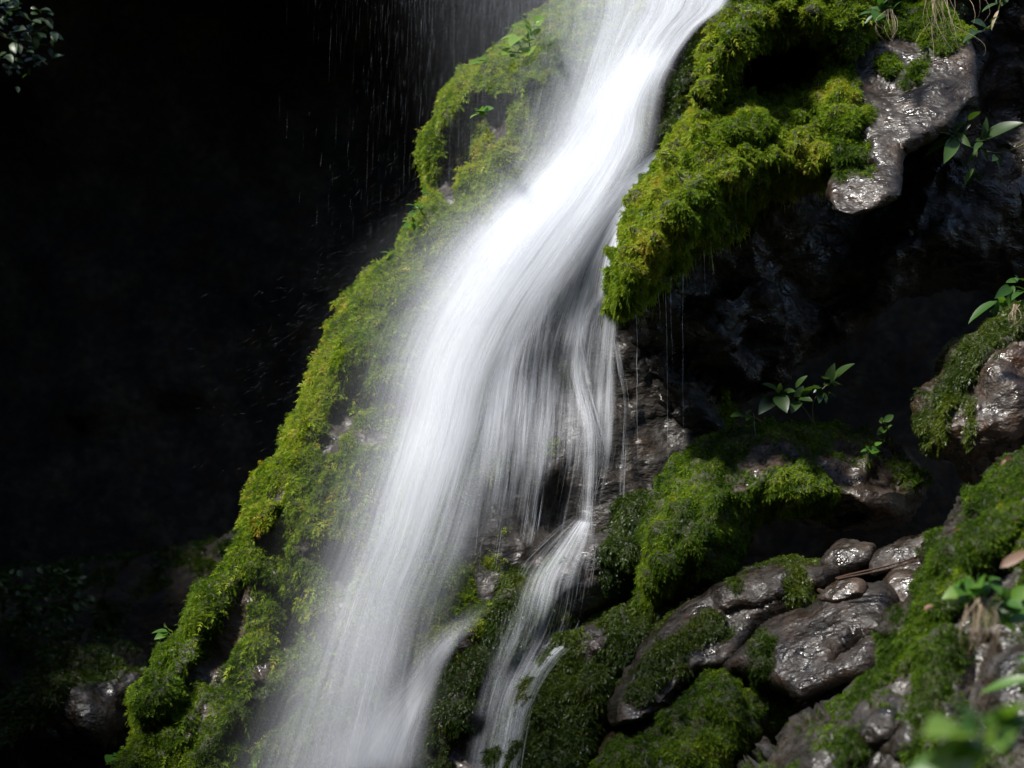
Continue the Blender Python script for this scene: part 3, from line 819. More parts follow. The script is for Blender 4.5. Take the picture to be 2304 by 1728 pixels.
def sheet(name, left, right, parent, mat, off, dens, el=0.3, er=0.15, nu=40, nv=90, dfn=front, fade=(0.04, 0.04), seed=0, bow=0.02, plunge=False):
    l, r_ = catmull(left, 8, False), catmull(right, 8, False)

    def resample(c, n):
        s = np.concatenate([[0], np.cumsum(np.linalg.norm(np.diff(c, axis=0), axis=1))])
        t = np.linspace(0, s[-1], n)
        return np.stack([np.interp(t, s, c[:, 0]), np.interp(t, s, c[:, 1])], 1)
    l, r_ = resample(l, nv), resample(r_, nv)
    u = np.linspace(0, 1, nu)
    q = l[:, None] * (1 - u)[None, :, None] + r_[:, None] * u[None, :, None]
    v = np.linspace(0, 1, nv)
    y = dfn(q[..., 0], q[..., 1]) - off - bow * np.sin(math.pi * u)[None, :]
    y = y + 0.02 * fbm(np.stack([q[..., 0] / 60, q[..., 1] / 300, np.full(q.shape[:2], seed * 3.3)], -1), 2, seed)
    if plunge:
        y = np.minimum.accumulate(y + 0.10 * v[:, None], 0) - 0.10 * v[:, None]
        for _ in range(500):
            y[1:-1] = (y[:-2] + 2 * y[1:-1] + y[2:]) / 4
        y[:, 1:-1] = (y[:, :-2] + y[:, 1:-1] + y[:, 2:]) / 3
        ex = np.maximum(0, (y - (flowf(q[..., 0], q[..., 1]) - off * 0.5))[:, nu // 4:-nu // 6].max(1))
        for _ in range(60):
            ex[1:-1] = np.maximum(ex[1:-1], (ex[:-2] + ex[2:]) / 2 * 0.999)
        y -= ex[:, None]
    p = P(q[..., 0], q[..., 1], y).reshape(-1, 3)
    dv = np.interp(v, [k for k, _ in dens], [k for _, k in dens])
    e = sstep(u / el) * sstep((1 - u) / er)
    dn = (dv * sstep(v / max(fade[0], 1e-3)) * sstep((1 - v) / max(fade[1], 1e-3)))[:, None] * e[None]
    width = np.linalg.norm(l - r_, axis=1).mean() * M
    length = np.linalg.norm(np.diff((l + r_) / 2, axis=0), axis=1).sum() * M
    uv = np.stack(np.broadcast_arrays(u[None] * width + seed * 7.1, v[:, None] * length + seed * 3.7), -1).reshape(-1, 2)
    I = np.arange(nu * nv).reshape(nv, nu)
    f = np.stack([I[:-1, :-1], I[1:, :-1], I[1:, 1:], I[:-1, 1:]], -1).reshape(-1, 4)
    return mesh_obj(name, p, f, MAT[mat], parent, True, {'dens': dn.ravel()}, uv)


def tubes(name, paths, radii, dens, mat, parent, sides=3):
    """many thin strands in one mesh. paths (n,m,3), radii (n,m), dens (n,m)"""
    n, m = paths.shape[:2]
    t = np.gradient(paths, axis=1)
    t /= np.maximum(np.linalg.norm(t, axis=2, keepdims=True), 1e-9)
    a = np.cross(t, np.array([0, 1.0, 0.2]))
    a /= np.maximum(np.linalg.norm(a, axis=2, keepdims=True), 1e-9)
    b_ = np.cross(t, a)
    ring = []
    for k in range(sides):
        an = 2 * math.pi * k / sides + 0.5
        ring.append(paths + radii[..., None] * (math.cos(an) * a + math.sin(an) * b_))
    V = np.stack(ring, 2)
    idx = np.arange(n * m * sides).reshape(n, m, sides)
    F = []
    for k in range(sides):
        k2 = (k + 1) % sides
        F.append(np.stack([idx[:, :-1, k], idx[:, :-1, k2], idx[:, 1:, k2], idx[:, 1:, k]], -1).reshape(-1, 4))
    return mesh_obj(name, V.reshape(-1, 3), np.concatenate(F), MAT[mat], parent, True, {'dens': np.repeat(dens.ravel(), sides)})


def strands(name, left, right, parent, n, off=(0.02, 0.08), rad=(0.0008, 0.003), seg=(0.1, 0.35), dens=(0.15, 0.6), dfn=front, seed=0, upow=1.0, m=18, vr=(0, 1), wander=0.03, mat='strand'):
    r = np.random.default_rng(seed + 500)
    l, r_ = catmull(left, 8, False), catmull(right, 8, False)
    tl, tr_ = np.linspace(0, 1, len(l)), np.linspace(0, 1, len(r_))
    ln = r.uniform(*seg, n)
    v0 = vr[0] + (vr[1] - vr[0] - ln * 0.5) * r.random(n) - ln * 0.25
    v = np.clip(v0[:, None] + ln[:, None] * np.linspace(0, 1, m)[None], 0, 1)
    u = r.random(n) ** upow
    u = u[:, None] + wander * (r.normal(0, 1, (n, 1)) * np.sin(3 * v + r.uniform(0, 6, (n, 1))) + 0.3 * r.normal(0, 1, (n, 1)) * np.sin(9 * v))
    lx, ly = np.interp(v, tl, l[:, 0]), np.interp(v, tl, l[:, 1])
    rx, ry = np.interp(v, tr_, r_[:, 0]), np.interp(v, tr_, r_[:, 1])
    px, py = lx * (1 - u) + rx * u, ly * (1 - u) + ry * u
    y = dfn(px, py) - r.uniform(*off, n)[:, None]
    s = np.linspace(0, 1, m)
    tap = np.clip(np.sin(math.pi * s), 0.02, 1)[None] ** 0.7
    rr = r.uniform(0, 1, n)[:, None] ** 2 * (rad[1] - rad[0]) + rad[0]
    dd = r.uniform(*dens, n)[:, None] * tap
    o = tubes(name, P(px, py, y), rr * tap, np.broadcast_to(dd, (n, m)), mat, parent)
    o['kind'] = 'stuff'
    return o


wf = empty('waterfall', P(1150, 1700, -0.2), label='white silky waterfall pouring diagonally down between mossy rocks', cat='waterfall')
topL = [(1200, -60), (1205, 40), (1200, 150), (1180, 260), (1140, 380), (1100, 460)]
topR = [(1665, -60), (1640, 10), (1575, 62), (1524, 130), (1494, 200), (1484, 300)]
sheet('upper_curtain', topL, topR, wf, 'water', 0.17, [(0, 0.55), (0.25, 0.52), (0.5, 0.52), (1, 0.5)], 0.65, 0.05, seed=1, fade=(0, 0.35), dfn=flowf)
sheet('upper_curtain', topL, topR, wf, 'water', 0.23, [(0, 0.38), (1, 0.42)], 0.8, 0.08, seed=2, fade=(0, 0.4), dfn=flowf)
coreL = [(1400, 70), (1310, 180), (1210, 310), (1110, 420), (1000, 530), (910, 670), (850, 800), (805, 950), (750, 1100), (700, 1250), (640, 1400), (570, 1560), (470, 1790)]
coreR = [(1578, 66), (1530, 140), (1494, 230), (1488, 320), (1440, 430), (1350, 580), (1265, 700), (1200, 830), (1170, 960), (1140, 1090), (1100, 1230), (1040, 1400), (1000, 1790)]
prof1 = [(0, 0.3), (0.06, 0.85), (0.1, 1.0), (0.2, 1.1), (0.3, 1.15), (0.4, 0.96), (0.5, 0.76), (0.62, 0.60), (0.72, 0.48), (0.8, 0.42), (0.9, 0.40), (1, 0.46)]
for k_, (o_, g_, l_, r_e) in enumerate(((0.10, 1.0, 0.55, 0.45), (0.15, 0.75, 0.65, 0.55), (0.20, 0.5, 0.75, 0.65))):
    sheet('main_flow', coreL, coreR, wf, 'water', o_, [(a, b_ * g_) for a, b_ in prof1], l_, r_e, 60, 140, seed=3 + k_, fade=(0.06, 0), dfn=flowf, plunge=True)
# spray drifting left of the fall: soft, nearly streakless
for k_, (sh_, g_, o_) in enumerate(((60, 1.1, 0.20), (-40, 0.45, 0.27), (110, 0.9, 0.13))):
    vL = [(1150 + sh_, -60), (1110 + sh_, 120), (1060 + sh_, 260), (980 + sh_, 400), (820 + sh_, 540), (760 + sh_, 660), (700 + sh_, 800), (650 + sh_, 960), (600 + sh_, 1120), (560 + sh_, 1300), (500 + sh_, 1500), (420 + sh_, 1790)]
    vR = [(1560, -60), (1500, 120), (1420, 260), (1340, 400), (1240, 540), (1160, 660), (1090, 800), (1050, 960), (1010, 1120), (960, 1300), (920, 1500), (880, 1790)]
    sheet('spray_veil', vL, vR, wf, 'mist', o_, [(0, 0.20 * g_), (0.2, 0.28 * g_), (0.32, 0.52 * g_), (0.42, 0.44 * g_), (0.55, 0.24 * g_), (0.75, 0.24 * g_), (1, 0.42 * g_)], 0.95, 0.25, 50, 120, seed=16 + k_, fade=(0, 0), dfn=flowf, plunge=True)
sheet('spray_veil', [(820, -60), (860, 120), (900, 300), (930, 480)], [(1420, -60), (1380, 120), (1330, 300), (1260, 480)], wf, 'mist', 0.32, [(0, 0.10), (0.5, 0.08), (1, 0.05)], 0.95, 0.3, 40, 60, seed=29, fade=(0, 0.4), dfn=flowf)
strands('foam_strands', coreL, coreR, wf, 420, (0.06, 0.2), (0.0004, 0.0013), (0.06, 0.2), (0.04, 0.14), seed=1, dfn=flowf, vr=(0.02, 0.85))
strands('foam_strands', topL, topR, wf, 420, (0.1, 0.22), (0.0003, 0.0009), (0.15, 0.5), (0.05, 0.2), seed=2, dfn=flowf)
# low white step at the bottom
lowL = [(1080, 1330), (1000, 1390), (930, 1460), (880, 1530), (790, 1600), (690, 1680), (590, 1790)]
lowR = [(1130, 1356), (1072, 1416), (1012, 1495), (985, 1570), (972, 1640), (962, 1720), (966, 1800)]
sheet('lower_run', lowL, lowR, wf, 'water', 0.10, [(0, 0.35), (0.3, 0.5), (0.55, 0.7), (0.75, 0.85), (1, 0.85)], 0.75, 0.3, 30, 70, seed=7, dfn=flowf, fade=(0.3, 0))
sheet('lower_run', lowL, lowR, wf, 'water', 0.15, [(0, 0.2), (0.3, 0.4), (0.55, 0.6), (1, 0.8)], 0.7, 0.3, 30, 70, seed=17, dfn=flowf, fade=(0.35, 0))

# side stream over the rounded shoulder
ss = empty('side_stream', P(1280, 1180, 0.0), label='thin veil of water fanning over dark rock, beside the main white fall', cat='stream')
sL = [(1480, 330), (1400, 400), (1310, 490), (1220, 590), (1150, 700), (1100, 820), (1075, 960), (1060, 1100), (1040, 1300)]
sR = [(1505, 350), (1470, 410), (1425, 500), (1395, 590), (1395, 690), (1390, 820), (1390, 950), (1380, 1060), (1340, 1230)]
sheet('thin_veil', sL, sR, ss, 'film', 0.04, [(0, 1.0), (0.15, 1.0), (0.25, 0.85), (0.4, 0.62), (0.55, 0.5), (0.75, 0.42), (1, 0.28)], 0.1, 0.06, 50, 100, seed=8, dfn=front, bow=0.02, fade=(0.03, 0.35))
sheet('thin_veil', sL, [(x - 120 * min(1, i / 4), y) for i, (x, y) in enumerate(sR)], ss, 'film', 0.09, [(0, 0.4), (0.25, 0.75), (0.5, 0.7), (0.75, 0.62), (1, 0.5)], 0.1, 0.5, 50, 100, seed=18, dfn=front, bow=0.03, fade=(0.05, 0.4))
strands('foam_strands', sL, sR, ss, 300, (0.04, 0.1), (0.0003, 0.0009), (0.06, 0.2), (0.1, 0.4), seed=5, wander=0.05)
strands('foam_strands', [(1440, 330), (1370, 400), (1300, 480)], [(1520, 350), (1480, 400), (1440, 480)], ss, 160, (0.02, 0.05), (0.0005, 0.0014), (0.3, 0.8), (0.2, 0.6), dfn=front_sharp, seed=55)


def jet(pts, w, parent, dens, name='jet', off=0.06, seed=0):
    l = [(x - w, y) for x, y in pts]
    r_ = [(x + w, y) for x, y in pts]
    sheet(name, l, r_, parent, 'film', off, [(a, 0.68 * b_) for a, b_ in dens], 0.45, 0.45, 14, 70, seed=seed, dfn=front, bow=0.015, fade=(0.06, 0.04))
    return strands(name, l, r_, parent, int(w * 1.6), (off, off + 0.02), (0.0004, 0.0014), (0.15, 0.5), (0.15, 0.5), front, seed, 1.0, 20, (0, 1), 0.06)


jet([(1395, 560), (1360, 650), (1315, 725), (1298, 800), (1300, 860), (1322, 950), (1325, 1040), (1318, 1185)], 24, ss, [(0, 0.5), (0.3, 0.9), (0.6, 0.8), (1, 0.7)], seed=11)
jet([(1330, 640), (1305, 720), (1312, 800), (1326, 870)], 10, ss, [(0, 0.5), (1, 0.6)], seed=12)
jet([(1385, 760), (1397, 840), (1406, 920), (1402, 1010), (1398, 1120)], 9, ss, [(0, 0.6), (0.5, 0.7), (1, 0.4)], seed=13)
jet([(1240, 860), (1222, 1000), (1208, 1120), (1190, 1230)], 14, ss, [(0, 0.3), (0.5, 0.5), (1, 0.35)], seed=14)
jet([(1160, 900), (1135, 1020), (1115, 1140)], 16, ss, [(0, 0.3), (0.5, 0.5), (1, 0.3)], seed=15)

sc = empty('slab_stream', P(1150, 1700, -0.4), label='thin white stream sliding over the dark mossy slab in two runs', cat='stream')
aL = [(1296, 1160), (1235, 1212), (1165, 1290), (1130, 1400), (1120, 1500)]
aR = [(1345, 1168), (1345, 1230), (1335, 1310), (1320, 1400), (1270, 1480)]
sheet('upper_run', aL, aR, sc, 'film', 0.06, [(0, 0.85), (0.15, 0.56), (0.4, 0.48), (0.7, 0.45), (1, 0.4)], 0.4, 0.5, 30, 50, seed=9, dfn=front, bow=0.02, fade=(0.05, 0.5))
strands('foam_strands', aL, aR, sc, 160, (0.02, 0.05), (0.0004, 0.0012), (0.2, 0.5), (0.08, 0.3), dfn=front, seed=6)
sheet('wet_film', [(1150, 1330), (1105, 1440), (1065, 1560), (1040, 1680), (1020, 1790)], [(1320, 1360), (1260, 1450), (1200, 1560), (1170, 1680), (1150, 1790)], sc, 'film', 0.05,
      [(0, 0.42), (0.4, 0.46), (1, 0.38)], 0.4, 0.4, 30, 60, seed=31, dfn=front, bow=0.02, fade=(0.25, 0))
bL = [(1390, 1345), (1290, 1405), (1200, 1462), (1150, 1530), (1125, 1640), (1100, 1790)]
bR = [(1400, 1358), (1322, 1425), (1255, 1490), (1208, 1570), (1185, 1650), (1165, 1790)]
sheet('lower_run', bL, bR, sc, 'film', 0.03, [(0, 0.35), (0.25, 0.75), (0.45, 0.55), (0.7, 0.45), (1, 0.4)], 0.35, 0.4, 30, 60, seed=10, dfn=front_sharp, bow=0.02, fade=(0.1, 0))
strands('foam_strands', bL, bR, sc, 160, (0.02, 0.05), (0.0004, 0.0012), (0.2, 0.5), (0.12, 0.45), dfn=front_sharp, seed=7)

# falling droplets against the dark
r = np.random.default_rng(77)
n = 9000
px = 1300 - np.abs(r.normal(0, 190, n)); py = -60 + 620 * r.random(n) ** 1.9
ln = r.uniform(15, 90, n) * (0.5 + r.random(n))
s = np.linspace(0, 1, 5)
yv = 0.2 + r.uniform(-0.3, 0.5, n)
PX = px[:, None] - 3 * s[None] + 0 * s; PY = py[:, None] + ln[:, None] * s[None]
tp = np.clip(np.sin(math.pi * s), 0.05, 1)[None]
o = tubes('spray', P(PX, PY, yv[:, None]), (0.0002 + 0.0003 * r.random(n) ** 2)[:, None] * tp, (0.015 + 0.16 * r.random(n) ** 3)[:, None] * tp, 'strand', None)
tag(o, 'fine falling spray against the black gorge, beside the upper fall', 'spray', kind='stuff')
n = 2600
px = 1150 - np.abs(r.normal(0, 250, n)); py = px * 0 + 480 + (1150 - px) * 0.75 + r.normal(0, 110, n) - 60
an = r.normal(2.7, 0.25, n); ln = r.uniform(8, 34, n)
PX = px[:, None] + (np.cos(an) * ln)[:, None] * s; PY = py[:, None] + (np.sin(an) * ln)[:, None] * s + 0.1 * ln[:, None] * s * s
yv = -0.1 + r.uniform(-0.3, 0.5, n)
o = tubes('spray', P(PX, PY, yv[:, None]), (0.0002 + 0.00035 * r.random(n) ** 2)[:, None] * tp, (0.015 + 0.08 * r.random(n) ** 3)[:, None] * tp, 'strand', None)
tag(o, 'flying droplets thrown out to the side from the splash below the upper fall', 'spray', kind='stuff')

# threads dripping from the moss cushion
for i, (x, y0, y1) in enumerate([(1595, 512, 640), (1583, 530, 690), (1537, 600, 1010), (1497, 610, 1090), (1510, 620, 830), (1480, 630, 750), (1432, 690, 1060), (1450, 640, 720), (1655, 480, 560), (1695, 930, 1000)]):
    m_ = 40
    s2 = np.linspace(0, 1, m_)
    pxs = x + 6 * s2 + np.cumsum(r.normal(0, 0.35, m_))
    rr = 0.0011 * (0.55 + 0.6 * np.abs(np.sin(s2 * (y1 - y0) / 14 + i))) * (1 - 0.5 * s2)
    o = tubes('water_thread', P(pxs, y0 + (y1 - y0) * s2, -0.30 + 0.03 * i % 0.1)[None], rr[None], (0.75 * np.clip(1.2 - s2, 0, 1))[None], 'strand', None)
    tag(o, 'thin thread of water dripping from the moss over the dark overhang', 'drip', 'drips under the moss cushion')

# ------------------------------------------------------------------ plants
def leaf_geo(base, tip, normal, width, fold=0.25, droop=0.12, nseg=7):
    base, tip = np.array(base, float), np.array(tip, float)
    ax = tip - base
    Ln = np.linalg.norm(ax)
    ax /= Ln
    sd = np.cross(ax, normal); sd /= max(np.linalg.norm(sd), 1e-6)
    up = np.cross(sd, ax)
    V = []
    for i in range(nseg + 1):
        t = i / nseg
        w = width * Ln * (math.sin(math.pi * min(1, t ** 0.75)) ** 0.85) * 0.5 + (0.0008 if i < 2 else 0.0)
        c = base + ax * Ln * t + up * Ln * droop * (4 * t * (1 - t)) * 0.5
        V += [c - sd * w + up * w * fold, c, c + sd * w + up * w * fold]
    F = []
    for i in range(nseg):
        a = i * 3
        F += [[a, a + 1, a + 4, a + 3], [a + 1, a + 2, a + 5, a + 4]]
    return np.array(V), np.array(F)


def plant(name, label, y, leaves, stems, mat='leaf', cat='plant', group=None, width=0.5, tone=0.6, seed=0, srad=0.0025, ydep=0.03, face=(0, -0.6, 0.8)):
    r = np.random.default_rng(seed + 900)
    root = stems[0][0] if stems else leaves[0][0]
    e = empty(name, P(*root, y), label=label, cat=cat, group=group)
    VV, FF, TT, k = [], [], [], 0
    if len(leaves) > 4 and name != 'dark_shrub':
        ex = []
        for a, b_ in leaves:
            for q_ in range(2):
                if r.random() < 0.6:
                    a_, d_ = np.array(a, float), np.array(b_, float) - np.array(a, float)
                    an = r.choice([-1, 1]) * r.uniform(0.5, 1.3)
                    d2 = np.array([d_[0] * math.cos(an) - d_[1] * math.sin(an), d_[0] * math.sin(an) + d_[1] * math.cos(an)]) * r.uniform(0.4, 0.8)
                    a2 = a_ - d_ * r.uniform(0.0, 0.3)
                    ex.append((tuple(a2), tuple(a2 + d2)))
        leaves = list(leaves) + ex
    for a, b_ in leaves:
        nn = np.array(face) + r.normal(0, 0.3, 3)
        nn /= np.linalg.norm(nn)
        v, f = leaf_geo(P(*a, y + r.normal(0, ydep * 0.3)), P(*b_, y + r.normal(-ydep * 0.5, ydep)), nn, width * r.uniform(0.85, 1.15))
        VV.append(v); FF.append(f + k); k += len(v)
        TT.append(np.full(len(v), np.clip(tone + r.normal(0, 0.2), 0, 1)))
    mesh_obj('leaves', np.concatenate(VV), np.concatenate(FF), MAT[mat], e, True, {'tint': np.concatenate(TT)})
    if stems:
        SV = []
        for st in stems:
            c = catmull(st, 6, False) if len(st) > 2 else np.array([np.array(st[0]) * (1 - t) + np.array(st[1]) * t for t in np.linspace(0, 1, 8)])
            t = np.linspace(0, 1, 14)
            c = np.stack([np.interp(t, np.linspace(0, 1, len(c)), c[:, 0]), np.interp(t, np.linspace(0, 1, len(c)), c[:, 1])], 1)
            SV.append(P(c[:, 0], c[:, 1], y + 0.004))
        SV = np.array(SV)
        rad = np.linspace(srad, srad * 0.5, 14)[None].repeat(len(SV), 0)
        o = tubes('stem', SV, rad, np.zeros(rad.shape), 'stem', e, 5)
        at = o.data.attributes.new('tint', 'FLOAT', 'POINT')
        at.data.foreach_set('value', np.full(len(o.data.vertices), 0.5, np.float32))
    return e


def cc(x0, y0, sc_):
    return lambda pairs: [tuple((x0 + x / sc_, y0 + y / sc_) for x, y in pr) for pr in pairs]


c2, c3, c4, c5, c7, c6 = cc(800, 0, 2.765), cc(1500, 0, 2.751), cc(1300, 400, 2.203), cc(1300, 900, 2.004), cc(0, 1000, 2.279), cc(400, 500, 2.37)
plant('leafy_plant', 'bright light-green broad-leaved plant on the crest, against the dark beside the upper fall', 0.42, c2([((1090, 200), (1030, 105)), ((1060, 180), (965, 160)), ((1010, 230), (895, 250)), ((960, 300), (862, 285)), ((1085, 250), (1105, 175)),
    ((1040, 270), (950, 285)), ((1060, 300), (1000, 330)), ((1120, 150), (1155, 95)), ((980, 330), (905, 345)), ((1100, 220), (1160, 180))]), c2([((1090, 340), (1080, 260), (1070, 180)), ((1060, 330), (1010, 270), (960, 240)), ((1040, 330), (960, 320), (900, 300))]), width=0.62, tone=1.0, seed=1)
plant('small_sprig', 'tiny green sprig in the dark hollow under the crest moss', 0.2, c2([((775, 700), (735, 672)), ((780, 700), (862, 675)), ((770, 710), (710, 738)), ((780, 690), (795, 660)), ((785, 700), (820, 712))]), c2([((775, 760), (778, 700))]), width=0.5, tone=0.7, seed=2)
plant('small_sprig', 'flat sprig of pale leaves on the bare rock tip of the crest', 0.40, c2([((830, 375), (700, 405)), ((840, 370), (760, 372)), ((835, 365), (790, 395))]), [], width=0.35, tone=0.8, seed=3)
plant('small_sprig', 'drooping leafy sprig on the dark edge of the buttress, below its hollow', 0.25, c2([((390, 1290), (310, 1275)), ((385, 1310), (350, 1345)), ((400, 1300), (370, 1265)), ((350, 1390), (290, 1380)), ((360, 1400), (300, 1420)), ((430, 1190), (415, 1150)), ((430, 1200), (460, 1220))]), c2([((470, 1420), (420, 1330), (390, 1290)), ((430, 1430), (380, 1400), (350, 1390))]), width=0.45, tone=0.5, seed=4)
plant('small_sprig', 'single bright leaf sprig jutting into the dark above the thick edge moss', 0.2, c2([((240, 1585), (150, 1570)), ((240, 1590), (190, 1620)), ((250, 1585), (215, 1560))]), c2([((290, 1610), (240, 1585))]), width=0.4, tone=0.8, seed=5)
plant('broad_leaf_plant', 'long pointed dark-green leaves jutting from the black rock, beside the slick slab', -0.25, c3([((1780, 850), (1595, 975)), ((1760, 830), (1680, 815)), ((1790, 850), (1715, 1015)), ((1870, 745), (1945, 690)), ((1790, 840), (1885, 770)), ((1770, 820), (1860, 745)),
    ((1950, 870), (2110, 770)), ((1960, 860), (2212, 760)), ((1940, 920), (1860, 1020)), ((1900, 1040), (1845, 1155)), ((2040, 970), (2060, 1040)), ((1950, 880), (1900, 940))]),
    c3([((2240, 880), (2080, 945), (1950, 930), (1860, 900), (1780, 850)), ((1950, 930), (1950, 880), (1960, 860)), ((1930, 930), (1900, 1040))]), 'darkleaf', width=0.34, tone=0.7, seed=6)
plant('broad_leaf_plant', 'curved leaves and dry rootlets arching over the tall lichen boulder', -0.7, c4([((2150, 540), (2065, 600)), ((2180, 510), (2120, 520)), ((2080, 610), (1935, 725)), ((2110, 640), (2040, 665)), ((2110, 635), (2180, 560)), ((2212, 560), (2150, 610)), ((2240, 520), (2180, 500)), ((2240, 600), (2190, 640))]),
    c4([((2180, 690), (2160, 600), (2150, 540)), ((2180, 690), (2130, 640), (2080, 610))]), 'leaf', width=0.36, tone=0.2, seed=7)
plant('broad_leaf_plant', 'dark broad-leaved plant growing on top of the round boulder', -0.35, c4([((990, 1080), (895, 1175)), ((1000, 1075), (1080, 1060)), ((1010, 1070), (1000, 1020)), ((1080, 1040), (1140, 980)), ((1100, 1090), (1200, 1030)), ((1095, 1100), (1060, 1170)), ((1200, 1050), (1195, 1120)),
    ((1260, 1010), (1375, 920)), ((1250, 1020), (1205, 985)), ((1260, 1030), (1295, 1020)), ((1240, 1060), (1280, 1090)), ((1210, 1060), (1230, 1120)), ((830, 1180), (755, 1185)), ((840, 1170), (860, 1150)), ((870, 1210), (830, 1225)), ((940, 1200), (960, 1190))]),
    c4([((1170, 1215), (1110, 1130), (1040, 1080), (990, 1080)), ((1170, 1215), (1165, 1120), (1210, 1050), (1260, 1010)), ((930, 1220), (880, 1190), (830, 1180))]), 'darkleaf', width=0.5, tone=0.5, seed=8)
plant('small_sprig', 'small dark sprig standing behind the shoulder of the round boulder', -0.3, c4([((1520, 1210), (1565, 1175)), ((1515, 1215), (1505, 1185)), ((1525, 1240), (1480, 1275)), ((1530, 1245), (1568, 1225)), ((1530, 1250), (1545, 1275))]), c4([((1520, 1310), (1525, 1220))]), 'darkleaf', width=0.55, tone=1.0, seed=9)
plant('small_sprig', 'tiny pale sprig rooted on the brown flank of the round boulder', -0.62, c4([((1450, 1350), (1400, 1360)), ((1455, 1355), (1440, 1395)), ((1460, 1350), (1490, 1350)), ((1480, 1330), (1505, 1310)), ((1460, 1360), (1485, 1380))]), c4([((1450, 1400), (1455, 1355))]), 'leaf', width=0.55, tone=0.45, seed=10)
plant('leafy_plant', 'bright leaves with brown stalks hanging over the mossy top of the slick slab', -0.25, c3([((1300, 80), (1190, 95)), ((1310, 90), (1225, 150)), ((1340, 30), (1420, -30)), ((1330, 60), (1400, 40)), ((1340, 80), (1300, 30)), ((1360, 90), (1280, 130)), ((1400, 60), (1450, 10)), ((1340, 60), (1260, 50))]), c3([((1420, -40), (1350, 50), (1240, 100)), ((1420, -40), (1360, 60), (1310, 90))]), width=0.45, tone=0.1, seed=11)
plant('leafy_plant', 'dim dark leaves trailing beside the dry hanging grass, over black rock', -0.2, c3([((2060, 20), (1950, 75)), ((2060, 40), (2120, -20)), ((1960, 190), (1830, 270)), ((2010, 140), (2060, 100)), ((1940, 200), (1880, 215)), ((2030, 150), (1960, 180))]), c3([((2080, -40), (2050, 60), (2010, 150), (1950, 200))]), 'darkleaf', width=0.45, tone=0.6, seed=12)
plant('pale_leaf', 'single narrow pale leaf dangling from dark stalk over black rock', -0.22, c3([((2055, 65), (2010, 190))]), c3([((2085, -30), (2060, 40)), ((2060, 40), (2055, 65))]), 'dry', width=0.2, tone=0.9, seed=13, cat='leaf')
plant('leafy_plant', 'out-of-focus plant with pale rounded leaves and dry roots on the near bank', -2.35, c5([((1790, 830), (1690, 845)), ((1780, 830), (1740, 790)), ((1800, 840), (1790, 890)), ((1810, 820), (1850, 790)), ((1770, 850), (1640, 900)), ((1830, 840), (1830, 890)), ((1860, 820), (1910, 880)), ((1950, 900), (2060, 850)), ((1900, 960), (2060, 900)), ((1920, 1000), (2060, 960)), ((1890, 940), (1990, 940)), ((1760, 880), (1700, 930))]),
    c5([((1800, 1000), (1800, 900), (1790, 830)), ((1860, 1020), (1900, 950), (1990, 890))]), width=0.6, tone=0.6, seed=14)
plant('leafy_plant', 'long narrow blurred leaf arching out low over the near bank', -3.2, c5([((2040, 1255), (1810, 1325)), ((2060, 1290), (1990, 1310)), ((2050, 1160), (1980, 1180))]), c5([((2090, 1290), (2040, 1255))]), width=0.25, tone=0.6, seed=15)
plant('leafy_plant', 'strongly blurred big bright leaves filling the lowest corner, closest of all', -4.5, c5([((1760, 1500), (1560, 1520)), ((1780, 1520), (1750, 1430)), ((1800, 1540), (1700, 1640)), ((1780, 1560), (1560, 1640)), ((1900, 1460), (1820, 1430)), ((1900, 1450), (2060, 1370)), ((1880, 1480), (2040, 1440)), ((1850, 1560), (1990, 1560)), ((1700, 1640), (1480, 1680)), ((1680, 1600), (1700, 1720)), ((1960, 1480), (1900, 1590))]),
    c5([((1900, 1760), (1800, 1600), (1760, 1500)), ((1900, 1760), (1900, 1560), (1900, 1460)), ((1900, 1760), (1750, 1680), (1680, 1640))]), width=0.55, tone=0.6, seed=16)
plant('small_sprig', 'bright sprig poking from the ledge edge into the dark', 0.1, c7([((860, 960), (775, 970)), ((860, 965), (790, 1000)), ((865, 955), (840, 935)), ((860, 970), (820, 1010))]), c7([((890, 990), (860, 960))]), width=0.5, tone=0.7, seed=17)
plant('small_sprig', 'pale green sprig seen through the thin edge of the fall', -0.1, c7([((1710, 935), (1650, 935)), ((1710, 930), (1690, 920)), ((1740, 940), (1780, 930)), ((1730, 900), (1770, 880)), ((1725, 945), (1760, 970)), ((1700, 1060), (1750, 1090)), ((1710, 1060), (1690, 1090))]), c7([((1720, 1020), (1720, 935))]), width=0.5, tone=0.7, seed=18)
plant('small_sprig', 'tiny sprig low on the ledge, at its lowest dark edge', 0.1, c7([((600, 1600), (540, 1600)), ((590, 1605), (545, 1635)), ((605, 1595), (620, 1565)), ((600, 1600), (580, 1580)), ((610, 1600), (630, 1620))]), c7([((620, 1680), (600, 1600))]), width=0.55, tone=0.5, seed=19)
plant('small_sprig', 'tiny round-leaved sprig in the middle of the ledge moss', -0.05, c7([((1330, 1280), (1300, 1295)), ((1330, 1270), (1340, 1245)), ((1335, 1285), (1345, 1310)), ((1270, 1415), (1245, 1425)), ((1270, 1415), (1290, 1420)), ((1125, 1390), (1100, 1380))]), [], width=0.6, tone=0.6, seed=20)

